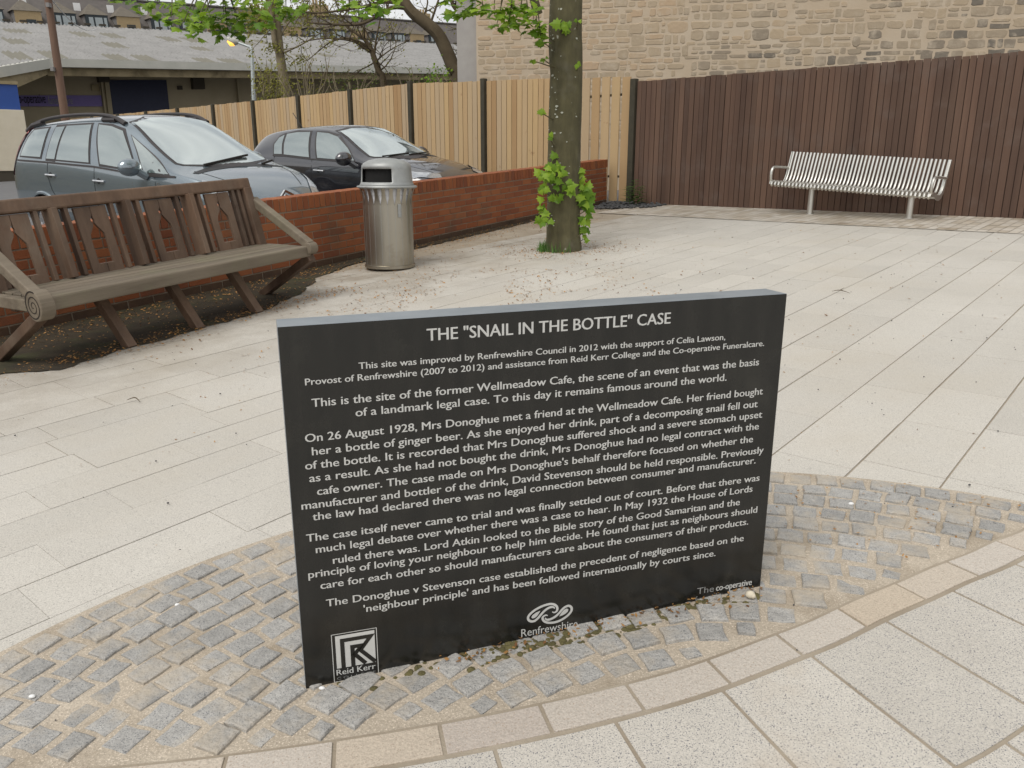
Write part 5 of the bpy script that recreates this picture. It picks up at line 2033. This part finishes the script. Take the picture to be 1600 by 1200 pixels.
def tree_bg(name, label, base_px, Y, stems, m, leaves, seed, lm, group=None, lsize=0.07, twig=4, spread=0.8, cat='tree', dens=0.2):
    """A thin tree behind the fence: drawn stems, then side twigs and sparse young leaves."""
    rg = random.Random(seed)
    b = at(base_px[0], base_px[1], Y)
    g = gz(b.x, b.y)
    root = thing(name, label, cat, loc=(b.x, b.y, g), group=group)
    o_ = Vector(root.location)
    mb = MB()
    cr = MB()
    tips = []
    first = True
    for st in stems:
        p = [at(q[0], q[1], Y + (q[3] if len(q) > 3 else 0)) - o_ for q in st]
        r_ = [q[2] for q in st]
        if first:
            p = [Vector((p[0].x, p[0].y, -0.1))] + p
            r_ = [r_[0] * 1.15] + r_
            first = False
        ps = smooth_path(p, 4)
        rs = []
        for i in range(len(r_) - 1):
            for j in range(4):
                rs.append(r_[i] + (r_[i + 1] - r_[i]) * j / 4)
        rs.append(r_[-1])
        mb.tube(ps, rs, 9)
        for i in range(len(ps) // 4, len(ps)):
            if rs[i] < 0.09:
                tips.append((ps[i], rs[i]))

    def sprout(p, d, ln, r0, lev):
        if lev == 0 or ln < 0.08:
            return
        pts, q = [p], p
        dd_ = d.normalized()
        for k in range(4):
            dd_ = (dd_ + rv(rg) * 0.28 + Vector((0, 0, 0.04))).normalized()
            q = q + dd_ * ln / 4
            pts.append(q)
        mb.tube(pts, [r0, r0 * 0.8, r0 * 0.65, r0 * 0.5, r0 * 0.35], 5)
        for k in range(leaves):
            c = pts[rg.randrange(1, 5)] + rv(rg) * 0.12
            nn = rv(rg) + Vector((0, -0.2, 0.5))
            t = nn.orthogonal().normalized()
            b_2 = nn.normalized().cross(t)
            s = lsize * rg.uniform(0.5, 1.2)
            cr.add([c - t * s * 0.5, c + b_2 * s * 0.35, c + t * s * 0.6, c - b_2 * s * 0.35], [(0, 1, 2, 3)], rg.random())
        for k in range(2 if lev > 1 else 0):
            sprout(pts[rg.randrange(2, 5)], dd_ + rv(rg) * spread, ln * rg.uniform(0.5, 0.75), r0 * 0.5, lev - 1)
    for p, r_ in tips:
        for k in range(twig):
            if rg.random() < dens:
                sprout(p, rv(rg) + Vector((0, 0, 0.35)), rg.uniform(0.5, 1.2) * (0.6 + 4 * r_), min(0.018, r_ * 0.5) + 0.003, 3)
    mb.build('trunk', m, root, smooth=True)
    if cr.v:
        cr.build('crown', lm, root)
    return root


BG = 'trees behind the timber fence'
tree_bg('slender_tree', 'slender mossy straight trunk behind the timber fence, right of the street lamp', (447, 165), 24.0,
        [[(447, 160, .14), (441, 110, .13), (436, 75, .125), (432, 30, .11), (426, -25, .09), (420, -80, .05)],
         [(431, 80, .05, -0.2), (428, 60, .07, -0.2), (424, 20, .06, -0.2), (417, -10, .05, -0.2)],
         [(438, 85, .03), (470, 70, .02), (500, 52, .015), (530, 30, .01)],
         [(436, 60, .03), (455, 30, .02), (480, 5, .015), (500, -20, .01)]], M['bark_pale'], 7, 3, M['leaf_yel'], BG, 0.085)
tree_bg('leaning_tree', 'thick dark trunk leaning left across the sky, beside the grey pier', (720, 135), 19.0,
        [[(719, 132, .17), (708, 105, .155), (697, 78, .15), (683, 52, .145), (662, 33, .135), (645, 20, .125), (632, 2, .115), (618, -30, .10)],
         [(636, 12, .06), (612, 12, .045), (585, 28, .035), (560, 38, .03), (520, 38, .025), (480, 35, .012)],
         [(634, 6, .05), (600, 3, .04), (560, 12, .03), (500, 20, .02), (460, 16, .01)],
         [(672, 38, .03), (680, 15, .025), (690, -15, .015)],
         [(660, 30, .02), (668, 5, .016), (664, -20, .012)]], M['bark_far'], 2, 8, M['leaf_yel'], BG, 0.06)
tree_bg('small_bare_tree', 'small spreading tree with bare twigs leaning left, in front of the warehouse roof', (600, 140), 20.5,
        [[(600, 138, .085), (592, 112, .08), (585, 92, .07), (580, 78, .06), (570, 62, .045), (556, 52, .03), (540, 40, .02), (530, 15, .01)],
         [(581, 82, .04), (560, 68, .03), (540, 62, .022), (505, 60, .016), (470, 66, .01)],
         [(578, 74, .035), (548, 60, .025), (520, 64, .018), (500, 78, .012), (480, 95, .008)],
         [(585, 84, .03), (588, 60, .022), (592, 40, .016), (598, 10, .01)],
         [(583, 80, .02), (575, 55, .018), (566, 40, .012)],
         [(588, 95, .02), (610, 78, .014), (640, 62, .008)]], M['bark_far'], 2, 12, M['leaf_yel'], BG, 0.06, dens=0.16)
tree_bg('stub_tree', 'knobbly brown trunk half hidden by the grey pier', (735, 135), 20.5,
        [[(737, 130, .16), (735, 105, .15), (736, 85, .16), (737, 60, .12), (732, 40, .08), (722, 22, .06), (708, 8, .05), (700, -20, .03)],
         [(736, 92, .10), (727, 88, .085), (720, 82, .06)], [(722, 82, .015), (712, 78, .01), (704, 76, .006)], [(723, 80, .012), (712, 70, .006)]],
        M['bark_far'], 2, 15, M['leaf_yel'], BG, 0.06)


def shrub(label, px, py, Y, wpx, hpx, n, lm, seed, size=0.07, twigs=16, tm=None):
    rg = random.Random(seed)
    b = at(px, py, Y)
    g = gz(b.x, b.y)
    root = thing('shrub', label, 'shrub', loc=(b.x, b.y, g), group='shrubs behind the timber fence')
    o_ = Vector(root.location)
    W, Hh = wpx / F_PX * Y / 2, hpx / F_PX * Y
    z0 = at(px, py, Y).z - o_.z
    mb, cr = MB(), MB()
    for k in range(twigs):
        e_ = Vector((rg.uniform(-W, W), rg.uniform(-0.5, 0.5), z0 + rg.uniform(0.2, 1.0) * Hh))
        m_ = Vector((e_.x * 0.35, e_.y * 0.5, z0 * 0.75 + rg.uniform(-0.2, 0.3)))
        pts = smooth_path([Vector((rg.uniform(-.2, .2), 0, 0)), m_, e_.lerp(m_, 0.4) + rv(rg) * 0.2, e_], 4)
        mb.tube(pts, [0.03 - 0.025 * i / (len(pts) - 1) for i in range(len(pts))], 5)
        for i in range(n // twigs):
            t = rg.random() ** 0.6
            c = m_.lerp(e_, t) + rv(rg) * 0.35
            nn = rv(rg) + Vector((0, -0.3, 0.5))
            tt = nn.orthogonal().normalized()
            b_2 = nn.normalized().cross(tt)
            s = size * rg.uniform(0.5, 1.25)
            cr.add([c - tt * s * 0.5, c + b_2 * s * 0.35, c + tt * s * 0.6, c - b_2 * s * 0.35], [(0, 1, 2, 3)], rg.random())
    mb.build('stem', tm or M['bark_pale'], root, smooth=True)
    cr.build('foliage', lm, root)


shrub('yellow green bush behind the fence, left of the slender trunk', 420, 152, 22.5, 50, 75, 1000, M['leaf_yel'], 2, 0.07, 18)
shrub('twiggy bush with pale bare stems right of the slender trunk', 480, 148, 21.5, 80, 62, 260, M['leaf_yel'], 5, 0.06, 20)
shrub('olive bush below the warehouse eave, left of the small bare tree', 545, 140, 21.5, 90, 40, 420, M['leaf_dark'], 7, 0.06, 14)
shrub('dark twiggy bush between the small bare tree and the leaning trunk', 640, 134, 21.0, 90, 34, 240, M['leaf_dark'], 9, 0.06, 12)
shrub('bright green bush peeping over the fence at the foot of the leaning trunk', 686, 134, 18.2, 26, 24, 330, M['leaf'], 13, 0.07, 8)

# green wood on the slope between warehouse and flats
mb, tk = MB(), MB()
rg = random.Random(19)
gt = thing('yellow_tree', 'yellow green leafy tree behind the warehouse ridge, above the street lamp', 'tree', loc=tuple(G(-27, 60)))
o_ = Vector(gt.location)
tk.tube([Vector((0, 0, -0.2)), Vector((0.2, 0, 5)), at(408, 30, 60) - o_], [0.25, 0.18, 0.08], 8)
tk.build('trunk', M['bark_far'], gt, smooth=True)
for i in range(1500):
    a = at(rg.gauss(405, 16), rg.gauss(32, 17), 60 + rg.uniform(-1.5, 1.5)) - o_
    nn = rv(rg) + Vector((0, -0.3, 0.5))
    tt = nn.orthogonal().normalized()
    b2 = nn.normalized().cross(tt)
    s = rg.uniform(0.10, 0.24)
    mb.add([a - tt * s * 0.5, a + b2 * s * 0.35, a + tt * s * 0.6, a - b2 * s * 0.35], [(0, 1, 2, 3)], rg.random())
mb.build('crown', M['leaf_yel'], gt)

# weed in the corner by the brown fence
rg = random.Random(4)
wb = gpx(990, 322)
weed = thing('weed', 'green leafy weed growing from dark gravel at the foot of the brown fence', 'weed', loc=tuple(wb))
mb, st = MB(), MB()
for k in range(3):
    x_ = (k - 1) * 0.05
    top = Vector((x_ * 2.2, rg.uniform(-.04, .04), 0.40 - 0.10 * abs(k - 1)))
    st.tube([(x_, 0, -0.02), top], [0.006, 0.003], 5)
    for i in range(22):
        t = 0.15 + 0.85 * i / 21
        p = Vector((x_, 0, 0)).lerp(top, t)
        a = i * 2.4
        ln = 0.19 * (1.15 - t * 0.7)
        d = Vector((math.cos(a), math.sin(a), 0.25)).normalized()
        sd_ = d.cross(Vector((0, 0, 1))).normalized() * 0.026
        mb.add([p, p + d * ln * 0.4 + sd_, p + d * ln - Vector((0, 0, 0.02)), p + d * ln * 0.4 - sd_], [(0, 1, 2, 3)], rg.random())
st.build('stem', M['weed'], weed)
mb.build('leaves', M['weed'], weed)

# ------------------------------------------------------------------ litter and small finds on the ground
rng = random.Random(99)
mb = MB()


def bit(x, y, h, s, tint):
    a = rng.uniform(0, 6.28)
    t = Vector((math.cos(a), math.sin(a), rng.uniform(-0.45, 0.45)))
    b = Vector((-math.sin(a), math.cos(a), rng.uniform(-0.5, 0.5)))
    p = G(x, y, h + s * 0.2)
    k = rng.uniform(0.6, 1.2)
    mb.add([p - t * s * 0.5, p + b * s * 0.3 * k, p + t * s * 0.5 + Vector((0, 0, s * 0.1)), p - b * s * 0.3 * k], [(0, 1, 2, 3)], tint)


for i in range(8500):
    z_ = rng.random()
    if z_ < 0.30:                         # along the wall and round the bin
        s_, d_ = rng.uniform(-4.6, 3.6), abs(rng.gauss(0, 0.35))
        p = wp(s_, d_ + 0.02)
    elif z_ < 0.44:                       # under the bench and at its edge
        s_ = rng.uniform(-5.2, -2.2)
        p = wp(s_, rng.gauss(1.08, 0.10))
    elif z_ < 0.52:                       # round the tree
        a, r_ = rng.uniform(0, 6.28), 0.2 + abs(rng.gauss(0, 0.2))
        p = TB + Vector((math.cos(a) * r_ * 1.5, math.sin(a) * r_))
    elif z_ < 0.965:                      # drifted over the paving between tree, bin and stone
        p = Vector((rng.gauss(-0.4, 0.95), rng.gauss(6.2, 1.5)))
        if mnoise.noise(Vector((p.x * 1.6, p.y * 1.6, 9))) < -0.02:
            continue
    else:
        p = Vector((rng.uniform(-3, 5), rng.uniform(2.6, 10)))
    if (p - W0).dot(WN) < 0.02 or (p - C1).length < R1:
        continue
    bit(p.x, p.y, 0.0075 if (p - W0).dot(WN) < 1.3 else 0.002, rng.uniform(0.010, 0.027) * (1.0 if p.y > 4.6 else 0.5), rng.random() ** 0.8)
for i in range(160):                      # crumbs caught among the setts
    p = Vector((rng.gauss(1.25, 0.35), rng.gauss(2.45, 0.16)))
    if (p - C1).length < R1 - 0.01 and (p - C2).length < R2:
        bit(p.x, p.y, 0.012, rng.uniform(0.006, 0.014), rng.uniform(0.3, 1))
for i in range(130):
    t = rng.uniform(0.25, 1.0)
    q = BL.xy + Vector((math.cos(SA), math.sin(SA))) * SW * t + Vector((math.sin(SA), -math.cos(SA))) * abs(rng.gauss(0.01, 0.03))
    bit(q.x, q.y, 0.012, rng.uniform(0.006, 0.016), rng.random())
tag(mb.build('leaf_litter', M['litter']), kind='stuff')
mb = MB()
for i in range(300):
    p = Vector((rng.uniform(-2.6, 4.5), rng.uniform(1.3, 7)))
    k = rng.uniform(0.0018, 0.0046) * (0.7 if p.y < 2.4 else 1.1)
    mb.ball(G(p.x, p.y, 0.006 + k * 0.5), k, 4, tint=rng.random(), sc=(1, rng.uniform(0.5, 1), 0.7))
tag(mb.build('grit', M['gravel']), kind='stuff')
mb = MB()
for i in range(420):                      # moss and soil along the foot of the stone
    t = min(0.97, max(0.06, rng.gauss(0.55, 0.2)))
    q = BL.xy + Vector((math.cos(SA), math.sin(SA))) * SW * t + Vector((math.sin(SA), -math.cos(SA))) * (abs(rng.gauss(0, 0.028)) + 0.004)
    k = rng.uniform(0.002, 0.0085)
    mb.ball(G(q.x, q.y, 0.0045), k, 4, tint=rng.random(), sc=(rng.uniform(1, 1.8), rng.uniform(1, 1.8), 0.6))
tag(mb.build('moss', M['moss'], smooth=True), kind='stuff')
mb = MB()
pp = gpx(1172, 930, 0.02)
mb.ball(pp + Vector((0, 0, 0.002)), 0.0115, 7, sc=(1.1, 0.95, 0.95))
mb.ball(pp + Vector((0.006, -0.004, 0.0)), 0.008, 6)
tag(mb.build('snail_shell', M['cream'], smooth=True), 'small white snail shell lying at the right foot of the black stone', 'shell')
for (u_, v_, s_), lab in (((503, 1075, 0.008), 'small white pebble at the left foot of the black stone'), ((50, 1088, 0.0085), 'pale bluish pebble on the cobbles at the lower left'), ((277, 945, 0.008), 'cream pebble on the cobbles near the upper rim'), ((1330, 787, 0.010), 'pale pebble on the cobbles right of the black stone')):
    mb = MB()
    mb.ball((0, 0, 0), s_ * 0.75, 6, sc=(1.25, 0.9, 0.7))
    pe = tag(mb.build('pebble', M['white'], smooth=True), lab, 'pebble', 'pebbles on the cobbles')
    pe.location = gpx(u_, v_, 0.012)
for (a, b, k), lab in ((((198, 625), (219, 628), 0.010), 'dark curled twig on the paving left of the black stone'), (((1300, 455), (1328, 458), 0.016), 'dark forked twig on the paving right of the black stone')):
    mb = MB()
    p, q = gpx(*a, 0.012), gpx(*b, 0.010)
    m_ = (p + q) / 2 + Vector((0, 0.02, 0.012))
    mb.tube(smooth_path([p, m_, q], 5), [0.001, 0.0015, 0.002, 0.0025, 0.003, 0.003, 0.003, 0.0025, 0.002, 0.0015, 0.001], 6)
    if k > 0.012:
        mb.tube([m_, m_ + Vector((0.05, 0.05, 0.01))], [0.003, 0.001], 6)
    tag(mb.build('twig', M['bark_far'], smooth=True), lab, 'twig', 'twigs on the paving')
